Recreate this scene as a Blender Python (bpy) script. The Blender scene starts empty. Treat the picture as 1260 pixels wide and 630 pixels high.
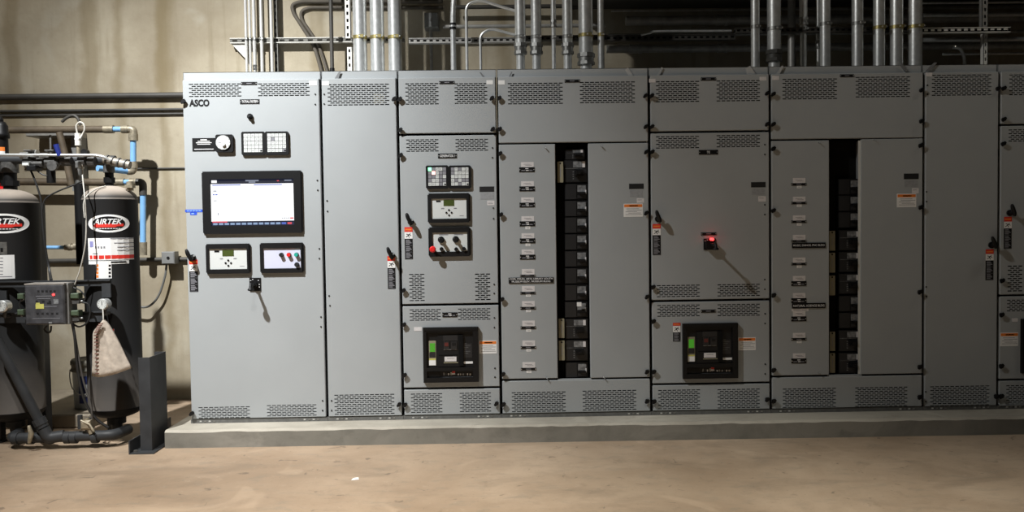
import bpy, math, random
from mathutils import Vector, Matrix
random.seed(7)
PI = math.pi
SC = bpy.context.scene
COL = SC.collection

# ------------------------------------------------------------------ camera model (solved from the cabinet edges)
FPX = 1028.0
YAW, PITCH, ROLL = 0.0184, -0.0352, -0.0137
ZP = 0.115                                   # height of the concrete pad
cy, sy = math.cos(YAW), math.sin(YAW)
cp, sp = math.cos(PITCH), math.sin(PITCH)
cr, sr = math.cos(ROLL), math.sin(ROLL)
FW = Vector((sy*cp, cy*cp, sp))
RT0 = Vector((cy, -sy, 0))
UP0 = RT0.cross(FW)
RT = cr*RT0 + sr*UP0
UPV = -sr*RT0 + cr*UP0
CAM = Vector((0, -5.5918, 1.2901 + ZP))

def at(px, py, Y):
    """point of the plane y = Y seen at that place of the photograph"""
    d = FW + RT*((px-630)/FPX) - UPV*((py-315)/FPX)
    return CAM + d*((Y-CAM.y)/d.y)

def atz(px, py, Z):
    d = FW + RT*((px-630)/FPX) - UPV*((py-315)/FPX)
    return CAM + d*((Z-CAM.z)/d.z)

def scale_at(Y):
    return (Y-CAM.y)/FPX                       # metres per pixel

def rect(x0, y0, x1, y1, Y=0.0):
    """centre x, centre z, width, height in metres"""
    c = at((x0+x1)/2, (y0+y1)/2, Y)
    s = scale_at(Y)
    return c.x, c.z, (x1-x0)*s, (y1-y0)*s

cam_data = bpy.data.cameras.new('camera')
cam = bpy.data.objects.new('camera', cam_data)
COL.objects.link(cam)
cam_data.sensor_width = 36.0
cam_data.sensor_fit = 'HORIZONTAL'
cam_data.lens = FPX*36.0/1260.0
cam_data.clip_start = 0.05
m = Matrix((RT, UPV, -FW)).transposed().to_4x4()
m.translation = CAM
cam.matrix_world = m
SC.camera = cam

# ------------------------------------------------------------------ materials
MATS = {}
def srgb(r, g, b):
    def f(c):
        c /= 255.0
        return c/12.92 if c <= 0.04045 else ((c+0.055)/1.055)**2.4
    return (f(r), f(g), f(b), 1.0)

def mat(name, col, rough=0.5, metal=0.0, spec=0.5, noise=0.0, nscale=8.0, bump=0.0, bscale=60.0, emit=None, estr=1.0, trans=0.0, alpha=1.0, coat=0.0):
    if name in MATS: return MATS[name]
    ma = bpy.data.materials.new(name); ma.use_nodes = True
    nt = ma.node_tree; N = nt.nodes; L = nt.links
    b = N['Principled BSDF']
    b.inputs['Base Color'].default_value = col
    b.inputs['Roughness'].default_value = rough
    b.inputs['Metallic'].default_value = metal
    b.inputs['Specular IOR Level'].default_value = spec
    b.inputs['Transmission Weight'].default_value = trans
    b.inputs['Alpha'].default_value = alpha
    b.inputs['Coat Weight'].default_value = coat
    tc = N.new('ShaderNodeTexCoord')
    if noise > 0:
        n = N.new('ShaderNodeTexNoise'); n.inputs['Scale'].default_value = nscale; n.inputs['Detail'].default_value = 6
        L.new(tc.outputs['Object'], n.inputs['Vector'])
        mr = N.new('ShaderNodeMapRange')
        mr.inputs['From Min'].default_value = 0.3; mr.inputs['From Max'].default_value = 0.7
        mr.inputs['To Min'].default_value = 1-noise; mr.inputs['To Max'].default_value = 1+noise
        L.new(n.outputs['Fac'], mr.inputs['Value'])
        mx = N.new('ShaderNodeVectorMath'); mx.operation = 'SCALE'
        mx.inputs[0].default_value = col[:3]
        L.new(mr.outputs['Result'], mx.inputs['Scale'])
        L.new(mx.outputs['Vector'], b.inputs['Base Color'])
    if bump > 0:
        n2 = N.new('ShaderNodeTexNoise'); n2.inputs['Scale'].default_value = bscale; n2.inputs['Detail'].default_value = 4
        L.new(tc.outputs['Object'], n2.inputs['Vector'])
        bp = N.new('ShaderNodeBump'); bp.inputs['Strength'].default_value = bump; bp.inputs['Distance'].default_value = 0.01
        L.new(n2.outputs['Fac'], bp.inputs['Height'])
        L.new(bp.outputs['Normal'], b.inputs['Normal'])
    if emit:
        b.inputs['Emission Color'].default_value = emit
        b.inputs['Emission Strength'].default_value = estr
    MATS[name] = ma
    return ma

PAINT = mat('grey_enamel', (0.325, 0.343, 0.352, 1), 0.5, spec=0.35, noise=0.03, nscale=3)
PAINTD = mat('grey_frame_paint', (0.16, 0.165, 0.17, 1), 0.5, spec=0.3, noise=0.05)
SILL = mat('sill_steel', (0.11, 0.11, 0.105, 1), 0.5, noise=0.2, nscale=30)
BLACK = mat('black_plastic', (0.0045, 0.0045, 0.005, 1), 0.5, spec=0.28, noise=0.1)
GASK = mat('black_gasket', (0.006, 0.006, 0.006, 1), 0.8, spec=0.1, noise=0.1)
BLK2 = mat('black_breaker', (0.007, 0.0075, 0.0085, 1), 0.45, spec=0.3, noise=0.15)
BLK3 = mat('dark_grey_plastic', (0.014, 0.0145, 0.016, 1), 0.45, noise=0.1)
WHITE = mat('white_vinyl', (0.75, 0.75, 0.74, 1), 0.5, noise=0.03)
PINKW = mat('pale_printed_card', (0.62, 0.6, 0.6, 1), 0.5, noise=0.06, nscale=90)
INK = mat('grey_print', (0.2, 0.2, 0.22, 1), 0.6, noise=0.05)
INKW = mat('white_engraving', (0.7, 0.7, 0.7, 1), 0.6, noise=0.02)
RED = mat('red_print', (0.62, 0.03, 0.02, 1), 0.5, noise=0.04)
ORANGE = mat('orange_print', (0.75, 0.2, 0.03, 1), 0.5, noise=0.04)
BLUE = mat('blue_print', (0.02, 0.07, 0.5, 1), 0.5, noise=0.04)
BLUEL = mat('pale_blue_print', (0.2, 0.35, 0.8, 1), 0.5, noise=0.02)
LCD = mat('green_lcd', (0.055, 0.075, 0.018, 1), 0.3, noise=0.08, nscale=80)
LCDG = mat('lit_green_lcd', (0.05, 0.2, 0.02, 1), 0.3, emit=(0.06, 0.42, 0.02, 1), estr=0.35, noise=0.02)
PANELW = mat('white_faceplate', (0.55, 0.57, 0.56, 1), 0.4, noise=0.02)
PANELB = mat('lilac_faceplate', (0.55, 0.56, 0.68, 1), 0.4, noise=0.02)
GREENB = mat('green_button', (0.02, 0.33, 0.26, 1), 0.35, noise=0.02)
REDB = mat('red_button', (0.7, 0.02, 0.02, 1), 0.35, noise=0.02)
BEIGE = mat('beige_filler', (0.24, 0.22, 0.15, 1), 0.55, noise=0.1, nscale=20)
CLEAR = mat('clear_cover', (0.17, 0.175, 0.18, 1), 0.25, spec=0.6, noise=0.5, nscale=45)
LEDR = mat('red_lamp', (0.9, 0.02, 0.02, 1), 0.4, emit=(1, 0.03, 0.03, 1), estr=6.0, noise=0.01)
LEDRW = mat('red_white_lamp', (0.9, 0.4, 0.4, 1), 0.4, emit=(1, 0.35, 0.3, 1), estr=3.0, noise=0.01)
LEDG = mat('green_lamp', (0.1, 0.9, 0.3, 1), 0.4, emit=(0.25, 1, 0.45, 1), estr=2.5, noise=0.01)
SCRW = mat('screen_white', (0.02, 0.02, 0.02, 1), 0.3, emit=(1, 1, 1, 1), estr=1.15, noise=0.01)
SCRD = mat('screen_dark', (0.01, 0.01, 0.01, 1), 0.3, emit=(0.012, 0.014, 0.03, 1), estr=1.0, noise=0.01)
SCRB = mat('screen_blue', (0.01, 0.01, 0.01, 1), 0.3, emit=(0.1, 0.16, 0.6, 1), estr=1.0, noise=0.01)
SCRK = mat('screen_key', (0.01, 0.01, 0.01, 1), 0.3, emit=(0.3, 0.42, 0.62, 1), estr=1.0, noise=0.01)
SCRN = mat('screen_navy', (0.01, 0.01, 0.01, 1), 0.3, emit=(0.02, 0.025, 0.07, 1), estr=1.0, noise=0.01)
SCRR = mat('screen_red', (0.01, 0.01, 0.01, 1), 0.3, emit=(0.75, 0.09, 0.12, 1), estr=1.0, noise=0.01)
SCRI = mat('screen_grey', (0.01, 0.01, 0.01, 1), 0.3, emit=(0.25, 0.28, 0.35, 1), estr=1.0, noise=0.01)
GALV = mat('galvanised_steel', (0.66, 0.67, 0.66, 1), 0.33, metal=0.7, noise=0.12, nscale=25, bump=0.06, bscale=40)
GALVD = mat('dull_fitting_steel', (0.3, 0.3, 0.29, 1), 0.4, metal=0.85, noise=0.25, nscale=40)
ZINCW = mat('white_painted_strut', (0.62, 0.6, 0.55, 1), 0.5, noise=0.08)
STRUT = mat('strut_channel_steel', (0.34, 0.33, 0.31, 1), 0.45, metal=0.5, noise=0.15, nscale=20)
HOLE = mat('slot_shadow_black', (0.01, 0.01, 0.01, 1), 0.9, spec=0.0, noise=0.1)
GOLD = mat('yellow_zinc', (0.38, 0.32, 0.14, 1), 0.35, metal=0.8, noise=0.3, nscale=120)
DARKC = mat('dark_conduit', (0.05, 0.046, 0.04, 1), 0.55, noise=0.2)
DUSTP = mat('dusty_brown_pipe', (0.105, 0.078, 0.05, 1), 0.65, noise=0.25, nscale=18)
BRASS = mat('dull_brass_fitting', (0.30, 0.26, 0.19, 1), 0.45, metal=0.4, noise=0.25, nscale=40)
PIPEB = mat('blue_air_pipe', (0.2, 0.42, 0.72, 1), 0.4, noise=0.06)
TANKM = mat('charcoal_tank_paint', (0.02, 0.026, 0.027, 1), 0.5, spec=0.35, noise=0.25, nscale=7, bump=0.06, bscale=90)
POSTM = mat('dark_grey_post_paint', (0.034, 0.036, 0.039, 1), 0.5, spec=0.3, noise=0.2, nscale=9)
VALVEM = mat('cast_valve_metal', (0.09, 0.088, 0.085, 1), 0.5, metal=0.4, noise=0.4, nscale=50)
GREENV = mat('green_connector', (0.06, 0.085, 0.05, 1), 0.5, noise=0.2, nscale=30)
CLOTH = mat('beige_cloth', (0.42, 0.36, 0.30, 1), 0.9, noise=0.2, nscale=25, bump=0.3, bscale=25)
CLOTHS = mat('brown_stitching', (0.14, 0.06, 0.045, 1), 0.9, noise=0.2)
BUCKW = mat('white_bucket_plastic', (0.42, 0.45, 0.47, 1), 0.4, noise=0.08)
BUCKB = mat('blue_bucket_label', (0.015, 0.03, 0.14, 1), 0.4, noise=0.6, nscale=30)
RUBBER = mat('black_cable_rubber', (0.015, 0.015, 0.015, 1), 0.5, noise=0.1)
WCABLE = mat('pale_cable', (0.4, 0.38, 0.34, 1), 0.5, noise=0.1)
YELLOW = mat('yellow_tag', (0.5, 0.48, 0.12, 1), 0.5, noise=0.1)
BLUEH = mat('blue_lever', (0.015, 0.025, 0.16, 1), 0.35, noise=0.1)
BOXG = mat('grey_box_enamel', (0.19, 0.19, 0.185, 1), 0.5, noise=0.1)
WINDOWB = mat('smoked_box_lid', (0.06, 0.06, 0.065, 1), 0.22, spec=0.6, noise=0.35, nscale=18)
LIDTOP = mat('dusty_box_top', (0.24, 0.22, 0.2, 1), 0.7, noise=0.2, nscale=20)
DUSTG = mat('dusty_grey_shoulder', (0.14, 0.13, 0.12, 1), 0.6, noise=0.25, nscale=9)

def dusty_tank():
    """charcoal paint with pale dust lying on faces that look upward"""
    ma = bpy.data.materials.new('dusty_tank_paint'); ma.use_nodes = True
    nt = ma.node_tree; N = nt.nodes; L = nt.links; b = N['Principled BSDF']
    b.inputs['Roughness'].default_value = 0.6; b.inputs['Specular IOR Level'].default_value = 0.22
    tc = N.new('ShaderNodeTexCoord'); n = N.new('ShaderNodeTexNoise'); n.inputs['Scale'].default_value = 6; n.inputs['Detail'].default_value = 6
    L.new(tc.outputs['Object'], n.inputs['Vector'])
    g = N.new('ShaderNodeNewGeometry'); s = N.new('ShaderNodeSeparateXYZ'); L.new(g.outputs['Normal'], s.inputs[0])
    mr = N.new('ShaderNodeMapRange'); mr.inputs['From Min'].default_value = 0.25; mr.inputs['From Max'].default_value = 1.0
    L.new(s.outputs['Z'], mr.inputs['Value'])
    mu = N.new('ShaderNodeMath'); mu.operation = 'MULTIPLY'; mu.use_clamp = True
    a = N.new('ShaderNodeMath'); a.operation = 'ADD'; a.inputs[1].default_value = 0.55; L.new(n.outputs['Fac'], a.inputs[0])
    L.new(mr.outputs['Result'], mu.inputs[0]); L.new(a.outputs[0], mu.inputs[1])
    mx = N.new('ShaderNodeMix'); mx.data_type = 'RGBA'
    mx.inputs['A'].default_value = (0.015, 0.015, 0.0155, 1); mx.inputs['B'].default_value = (0.33, 0.28, 0.235, 1)
    L.new(mu.outputs[0], mx.inputs['Factor']); L.new(mx.outputs['Result'], b.inputs['Base Color'])
    return ma
DTANK = dusty_tank()

def concrete_wall():
    ma = bpy.data.materials.new('cast_concrete_wall'); ma.use_nodes = True
    nt = ma.node_tree; N = nt.nodes; L = nt.links; b = N['Principled BSDF']
    b.inputs['Roughness'].default_value = 0.85; b.inputs['Specular IOR Level'].default_value = 0.2
    tc = N.new('ShaderNodeTexCoord'); sx = N.new('ShaderNodeSeparateXYZ'); L.new(tc.outputs['Object'], sx.inputs[0])
    def noise(scale, det=6, rough=.55, vec=None, dist=0.0):
        n = N.new('ShaderNodeTexNoise'); n.inputs['Scale'].default_value = scale; n.inputs['Detail'].default_value = det
        n.inputs['Roughness'].default_value = rough; n.inputs['Distortion'].default_value = dist
        L.new(vec if vec else tc.outputs['Object'], n.inputs['Vector']); return n.outputs['Fac']
    def math_(op, a, bb=None, clamp=False):
        q = N.new('ShaderNodeMath'); q.operation = op; q.use_clamp = clamp
        for i, v in enumerate((a, bb)):
            if v is None: continue
            if isinstance(v, (int, float)): q.inputs[i].default_value = v
            else: L.new(v, q.inputs[i])
        return q.outputs[0]
    def ramp(v, lo, hi):
        q = N.new('ShaderNodeMapRange'); q.interpolation_type = 'SMOOTHSTEP'
        q.inputs['From Min'].default_value = lo; q.inputs['From Max'].default_value = hi; L.new(v, q.inputs['Value']); return q.outputs['Result']
    def mix(f, A, B):
        q = N.new('ShaderNodeMix'); q.data_type = 'RGBA'; L.new(f, q.inputs['Factor'])
        for s, v in (('A', A), ('B', B)):
            if isinstance(v, tuple): q.inputs[s].default_value = v
            else: L.new(v, q.inputs[s])
        return q.outputs['Result']
    mp = N.new('ShaderNodeMapping'); mp.inputs['Scale'].default_value = (9, 1, 0.55); L.new(tc.outputs['Object'], mp.inputs['Vector'])
    streak = noise(1.6, 8, .65, mp.outputs['Vector'])
    c = mix(ramp(noise(1.3, 9, .6), .33, .7), (0.295, 0.25, 0.18, 1), (0.42, 0.37, 0.28, 1))
    c = mix(math_('MULTIPLY', ramp(streak, .5, .78), .45), c, (0.21, 0.17, 0.105, 1))
    c = mix(math_('MULTIPLY', ramp(noise(22, 6, .7), .55, .8), .25), c, (0.2, 0.175, 0.13, 1))
    # pale plaster patches
    c = mix(math_('MULTIPLY', ramp(noise(2.7, 3, .4, None, .6), .58, .72), .35), c, (0.46, 0.43, 0.36, 1))
    # three broad stain bands running down the formwork joints
    wob = math_('MULTIPLY', math_('SUBTRACT', noise(2.2, 5), .5), .22)
    xw = math_('ADD', sx.outputs['X'], wob)
    wob2 = math_('MULTIPLY', noise(5, 4), .04)
    for (xc, w, zlo) in ((at(15, 60, 1.4).x, .045, 2.15), (at(109, 60, 1.4).x, .05, 2.45), (at(203, 60, 1.4).x, .055, 2.45), (at(203, 300, 1.4).x+.02, .025, .2), (at(150, 200, 1.4).x, .02, 1.2), (at(395, 60, 1.4).x, .03, 2.2), (at(620, 60, 1.4).x, .03, 2.2), (at(384, 60, 1.4).x, .015, 2.2)):
        d = math_('ABSOLUTE', math_('SUBTRACT', xw, xc))
        d = math_('SUBTRACT', d, wob2)
        f = ramp(d, w+.03, w-.04)
        zf = ramp(sx.outputs['Z'], zlo, zlo+.12)
        f = math_('MULTIPLY', math_('MULTIPLY', f, zf), .5)
        c = mix(f, c, (0.20, 0.155, 0.085, 1))
    # damp foot of the wall
    zf = ramp(math_('ADD', sx.outputs['Z'], math_('MULTIPLY', noise(3.2, 5), .5)), .62, .2)
    c = mix(math_('MULTIPLY', zf, .38), c, (0.19, 0.165, 0.10, 1))
    L.new(c, b.inputs['Base Color'])
    bp = N.new('ShaderNodeBump'); bp.inputs['Strength'].default_value = .35; bp.inputs['Distance'].default_value = .01
    L.new(noise(14, 8, .65), bp.inputs['Height']); L.new(bp.outputs['Normal'], b.inputs['Normal'])
    return ma

def concrete_floor(name, ca, cb, cc, sc=1.0, bump=.2):
    ma = bpy.data.materials.new(name); ma.use_nodes = True
    nt = ma.node_tree; N = nt.nodes; L = nt.links; b = N['Principled BSDF']
    b.inputs['Roughness'].default_value = 0.62; b.inputs['Specular IOR Level'].default_value = 0.3
    tc = N.new('ShaderNodeTexCoord')
    def noise(scale, det=6, rough=.55, dist=0.0, mp=None):
        n = N.new('ShaderNodeTexNoise'); n.inputs['Scale'].default_value = scale*sc; n.inputs['Detail'].default_value = det
        n.inputs['Roughness'].default_value = rough; n.inputs['Distortion'].default_value = dist
        v = tc.outputs['Object']
        if mp:
            q = N.new('ShaderNodeMapping'); q.inputs['Scale'].default_value = mp; L.new(v, q.inputs['Vector']); v = q.outputs['Vector']
        L.new(v, n.inputs['Vector']); return n.outputs['Fac']
    def ramp(v, lo, hi, t=1.0):
        q = N.new('ShaderNodeMapRange'); q.interpolation_type = 'SMOOTHSTEP'
        q.inputs['From Min'].default_value = lo; q.inputs['From Max'].default_value = hi; q.inputs['To Max'].default_value = t
        L.new(v, q.inputs['Value']); return q.outputs['Result']
    def mix(f, A, B):
        q = N.new('ShaderNodeMix'); q.data_type = 'RGBA'; L.new(f, q.inputs['Factor'])
        for s, v in (('A', A), ('B', B)):
            if isinstance(v, tuple): q.inputs[s].default_value = v
            else: L.new(v, q.inputs[s])
        return q.outputs['Result']
    c = mix(ramp(noise(.9, 8, .6, .4), .3, .72), ca, cb)
    c = mix(ramp(noise(2.6, 7, .62, .8, (.6, 1.3, 1)), .48, .74, .6), c, cc)
    if sc == 1.0:
        c = mix(ramp(noise(7, 9, .75, .4, (.7, 1.5, 1)), .5, .68, .5), c, (.225, .19, .145, 1))
        c = mix(ramp(noise(16, 9, .8, .6), .55, .7, .4), c, (.45, .36, .27, 1))
        c = mix(ramp(noise(11, 3, .5, .8), .66, .73, .65), c, (.13, .10, .075, 1))
        c = mix(ramp(noise(60, 3, .6), .62, .72, .35), c, (.14, .11, .085, 1))
    c = mix(ramp(noise(5.5, 8, .7, .3), .56, .7, .28), c, tuple(x*.72 for x in cc[:3])+(1,))
    c = mix(ramp(noise(30, 4, .6), .62, .8, .35), c, tuple(x*.6 for x in cc[:3])+(1,))
    c = mix(ramp(noise(1.7, 3, .5, 1.5), .6, .7, .25), c, tuple(min(1, x*1.25) for x in cb[:3])+(1,))
    L.new(c, b.inputs['Base Color'])
    bp = N.new('ShaderNodeBump'); bp.inputs['Strength'].default_value = bump; bp.inputs['Distance'].default_value = .01
    L.new(noise(9, 8, .65), bp.inputs['Height']); L.new(bp.outputs['Normal'], b.inputs['Normal'])
    return ma
WALLM = concrete_wall()
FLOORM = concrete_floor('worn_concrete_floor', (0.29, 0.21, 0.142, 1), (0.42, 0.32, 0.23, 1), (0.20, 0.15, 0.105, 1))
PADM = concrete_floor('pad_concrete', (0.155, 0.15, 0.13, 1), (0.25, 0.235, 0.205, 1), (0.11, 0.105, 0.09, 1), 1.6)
PADTM = concrete_floor('lit_dusty_pad_top', (0.30, 0.275, 0.23, 1), (0.42, 0.39, 0.33, 1), (0.24, 0.215, 0.175, 1), 1.7)  # dusty top, lightened above the front face to carry overhead light
LEDGEM = concrete_floor('ledge_concrete', (0.24, 0.2, 0.15, 1), (0.34, 0.29, 0.22, 1), (0.14, 0.12, 0.09, 1), 1.8)

# ------------------------------------------------------------------ mesh builder
class MB:
    def __init__(s): s.v = []; s.f = []; s.mi = []; s.sm = []; s.mats = []
    def _m(s, ma):
        if ma not in s.mats: s.mats.append(ma)
        return s.mats.index(ma)
    def add(s, vs, fs, ma, smooth=False):
        o = len(s.v); s.v += [Vector(v) for v in vs]; k = s._m(ma)
        for f in fs: s.f.append([o+i for i in f]); s.mi.append(k); s.sm.append(smooth)
        return s
    def box(s, x0, x1, y0, y1, z0, z1, ma, M=None):
        vs = [Vector((x, y, z)) for x in (x0, x1) for y in (y0, y1) for z in (z0, z1)]
        if M: vs = [M @ v for v in vs]
        return s.add(vs, [(0, 1, 3, 2), (4, 6, 7, 5), (0, 4, 5, 1), (2, 3, 7, 6), (0, 2, 6, 4), (1, 5, 7, 3)], ma)
    def bbox(s, x0, x1, y0, y1, z0, z1, ma, b=.004):
        """box whose front (low y) edges are chamfered"""
        vs = [(x0, y1, z0), (x1, y1, z0), (x1, y1, z1), (x0, y1, z1), (x0, y0+b, z0), (x1, y0+b, z0), (x1, y0+b, z1), (x0, y0+b, z1),
              (x0+b, y0, z0+b), (x1-b, y0, z0+b), (x1-b, y0, z1-b), (x0+b, y0, z1-b)]
        fs = [(0, 3, 2, 1), (0, 1, 5, 4), (1, 2, 6, 5), (2, 3, 7, 6), (3, 0, 4, 7), (4, 5, 9, 8), (5, 6, 10, 9), (6, 7, 11, 10), (7, 4, 8, 11), (8, 9, 10, 11)]
        return s.add(vs, fs, ma)
    def ocbox(s, x0, x1, y0, y1, z0, z1, ma, c=.01):
        """box whose corners are cut in the xz outline"""
        o = [(x0+c, z0), (x1-c, z0), (x1, z0+c), (x1, z1-c), (x1-c, z1), (x0+c, z1), (x0, z1-c), (x0, z0+c)]
        vs = [(x, y0, z) for x, z in o]+[(x, y1, z) for x, z in o]
        fs = [tuple(range(8)), tuple(reversed(range(8, 16)))]+[(i, 8+i, 8+(i+1) % 8, (i+1) % 8) for i in range(8)]
        return s.add(vs, fs, ma)
    def tube(s, pts, r, ma, n=14, cap=True, smooth=True):
        pts = [Vector(p) for p in pts]; rs = r if isinstance(r, (list, tuple)) else [r]*len(pts)
        rings = []; t0 = (pts[1]-pts[0]).normalized()
        a = t0.orthogonal().normalized(); vs = []
        for i, p in enumerate(pts):
            t = ((pts[min(i+1, len(pts)-1)]-pts[max(i-1, 0)])).normalized()
            a = (a - t*a.dot(t)).normalized(); b = t.cross(a)
            vs += [p+(a*math.cos(2*PI*k/n)+b*math.sin(2*PI*k/n))*rs[i] for k in range(n)]
        fs = [(i*n+k, i*n+(k+1) % n, (i+1)*n+(k+1) % n, (i+1)*n+k) for i in range(len(pts)-1) for k in range(n)]
        s.add(vs, fs, ma, smooth)
        if cap:
            L = (len(pts)-1)*n
            s.add(vs[:n], [tuple(reversed(range(n)))], ma); s.add(vs[L:], [tuple(range(n))], ma)
        return s
    def cyl(s, p0, p1, r, ma, n=20, r1=None, smooth=True):
        return s.tube([p0, p1], [r, r if r1 is None else r1], ma, n, True, smooth)
    def lathe(s, c, prof, ma, n=40, smooth=True):
        """prof: (radius, z) pairs around the vertical through c"""
        vs = [Vector((c[0]+r*math.cos(2*PI*k/n), c[1]+r*math.sin(2*PI*k/n), z)) for r, z in prof for k in range(n)]
        fs = [(i*n+k, i*n+(k+1) % n, (i+1)*n+(k+1) % n, (i+1)*n+k) for i in range(len(prof)-1) for k in range(n)]
        return s.add(vs, fs, ma, smooth)
    def wrap(s, c, R, u0, u1, z0, z1, ma, a0=-PI/2, n=8):
        """rectangle on a vertical cylinder; u is arc length from the front line"""
        vs = []
        for i in range(n+1):
            u = u0+(u1-u0)*i/n; a = a0+u/R
            for z in (z0, z1): vs.append((c[0]+R*math.cos(a), c[1]+R*math.sin(a), z))
        return s.add(vs, [(2*i, 2*i+2, 2*i+3, 2*i+1) for i in range(n)], ma)
    def text(s, body, cx, cz, w, h, y, ma, bold=0.0, shear=0.0, fn=None, smooth=False):
        vs, fs = text_mesh(body, bold, shear)
        xs = [v[0] for v in vs]; ys = [v[1] for v in vs]
        X0, X1, Y0, Y1 = min(xs), max(xs), min(ys), max(ys)
        kx = w/(X1-X0); ky = (h/(Y1-Y0))
        out = []
        for v in vs:
            X = (v[0]-(X0+X1)/2)*kx; Z = (v[1]-(Y0+Y1)/2)*ky
            out.append(fn(X, Z) if fn else (cx+X, y, cz+Z))
        return s.add(out, fs, ma)
    def build(s, name, parent=None, origin=None):
        if origin is None:
            o = Vector((0, 0, 0)); p = parent
            if p is not None: o = ORG[p.name]
        else: o = Vector(origin)
        me = bpy.data.meshes.new(name)
        me.from_pydata([v-o for v in s.v], [], s.f)
        for ma in s.mats: me.materials.append(ma)
        me.polygons.foreach_set('material_index', s.mi)
        me.polygons.foreach_set('use_smooth', s.sm)
        me.update()
        ob = bpy.data.objects.new(name, me); COL.objects.link(ob)
        ORG[ob.name] = o
        if parent is not None: ob.parent = parent
        else: ob.location = o
        return ob
ORG = {}
TXT = {}
def text_mesh(body, bold, shear):
    k = (body, bold, shear)
    if k not in TXT:
        cu = bpy.data.curves.new('lettering', 'FONT'); cu.body = body; cu.offset = bold; cu.shear = shear; cu.resolution_u = 3
        ob = bpy.data.objects.new('lettering', cu); COL.objects.link(ob)
        dg = bpy.context.evaluated_depsgraph_get(); dg.update()
        me = bpy.data.meshes.new_from_object(ob.evaluated_get(dg))
        TXT[k] = ([tuple(v.co) for v in me.vertices], [tuple(p.vertices) for p in me.polygons])
        bpy.data.objects.remove(ob); bpy.data.curves.remove(cu); bpy.data.meshes.remove(me)
    return TXT[k]

def tag(o, label, cat, group=None):
    o['label'] = label; o['category'] = cat
    if group: o['group'] = group
    return o
def thing(name, label, cat, loc, group=None):
    o = bpy.data.objects.new(name, None); COL.objects.link(o); o.location = loc
    o.empty_display_size = .1
    ORG[o.name] = Vector(loc)
    return tag(o, label, cat, group)
def struct(name, mb, origin=(0, 0, 0)):
    o = mb.build(name, None, origin); o['kind'] = 'structure'; return o

def smooth_path(pts, k=8):
    P = [Vector(p) for p in pts]; P = [P[0]*2-P[1]]+P+[P[-1]*2-P[-2]]; out = []
    for i in range(1, len(P)-2):
        a, b, c, d = P[i-1:i+3]
        for j in range(k):
            t = j/k
            out.append(.5*((2*b)+(-a+c)*t+(2*a-5*b+4*c-d)*t*t+(-a+3*b-3*c+d)*t**3))
    out.append(P[-2]); return out
def bend_path(pts, rad, k=7):
    """polyline with rounded corners"""
    P = [Vector(p) for p in pts]; out = [P[0]]
    for i in range(1, len(P)-1):
        a = (P[i-1]-P[i]); b = (P[i+1]-P[i]); r = min(rad, a.length*.49, b.length*.49)
        p0 = P[i]+a.normalized()*r; p1 = P[i]+b.normalized()*r
        for j in range(k+1):
            t = j/k; out.append(p0*(1-t)**2+P[i]*2*t*(1-t)+p1*t*t)
    out.append(P[-1]); return out
def P3(seq): return [at(*q) for q in seq]
# ------------------------------------------------------------------ the room
YW = 1.40
XL, XR, YF, ZC = -7.0, 9.0, -7.5, 6.6
struct('floor', MB().box(XL, XR, YF, YW+.2, -.2, 0, FLOORM))
struct('wall_back', MB().box(XL, XR, YW, YW+.2, 0, ZC, WALLM))
DIMW = mat('darkened_concrete', (.05, .047, .04, 1), .9, noise=.2, nscale=3)  # darkened so walls and ceiling out of view bounce less light
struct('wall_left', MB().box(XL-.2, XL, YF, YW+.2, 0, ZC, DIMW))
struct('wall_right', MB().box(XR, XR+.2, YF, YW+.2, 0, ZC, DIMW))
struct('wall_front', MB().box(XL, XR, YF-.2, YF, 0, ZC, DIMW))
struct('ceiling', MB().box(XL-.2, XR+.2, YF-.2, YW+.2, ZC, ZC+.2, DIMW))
# the long housekeeping pad under the switchgear; its front edge is slightly chipped
pad = MB()
px0, px1 = -2.165, 8.0
nseg = 130; top = []; mid = []; bot = []
for i in range(nseg+1):
    x = px0+(px1-px0)*i/nseg; yf = -.185-.008*(x-px0)
    top.append(Vector((x, yf+.014+random.uniform(-.002, .006), ZP)))
    mid.append(Vector((x, yf+random.uniform(-.001, .001), ZP-.012+random.uniform(-.005, .002))))
    bot.append(Vector((x, yf-.002, 0)))
back = [Vector((t.x, YW, ZP)) for t in top]
vs = top+mid+bot+back; n1 = nseg+1
fs = []
fst = []
for i in range(nseg):
    fs += [(n1+i, n1+i+1, 2*n1+i+1, 2*n1+i)]; fst += [(i, i+1, n1+i+1, n1+i), (3*n1+i, 3*n1+i+1, i+1, i)]
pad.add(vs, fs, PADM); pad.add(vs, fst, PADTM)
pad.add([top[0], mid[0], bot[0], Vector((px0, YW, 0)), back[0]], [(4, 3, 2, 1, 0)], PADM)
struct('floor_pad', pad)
# low concrete ledge along the wall behind the dryer
lx_ = -2.93
struct('floor_ledge', MB().bbox(-5.5, lx_, .42, YW, 0, .1, LEDGEM, .012))
# added block out of view, keeps lamp light off the right-hand wall
struct('added_light_blocker', MB().box(.6, XR, .5, YW, 3.2, ZC, DIMW))

# ------------------------------------------------------------------ switchgear
X = [-2.066]
for wi in (36, 20, 26, 40, 32, 41, 20.2, 26): X.append(X[-1]+wi*.0254)
HT = 2.286+ZP
G = .009
def zat(px, py): return at(px, py, 0).z

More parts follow.
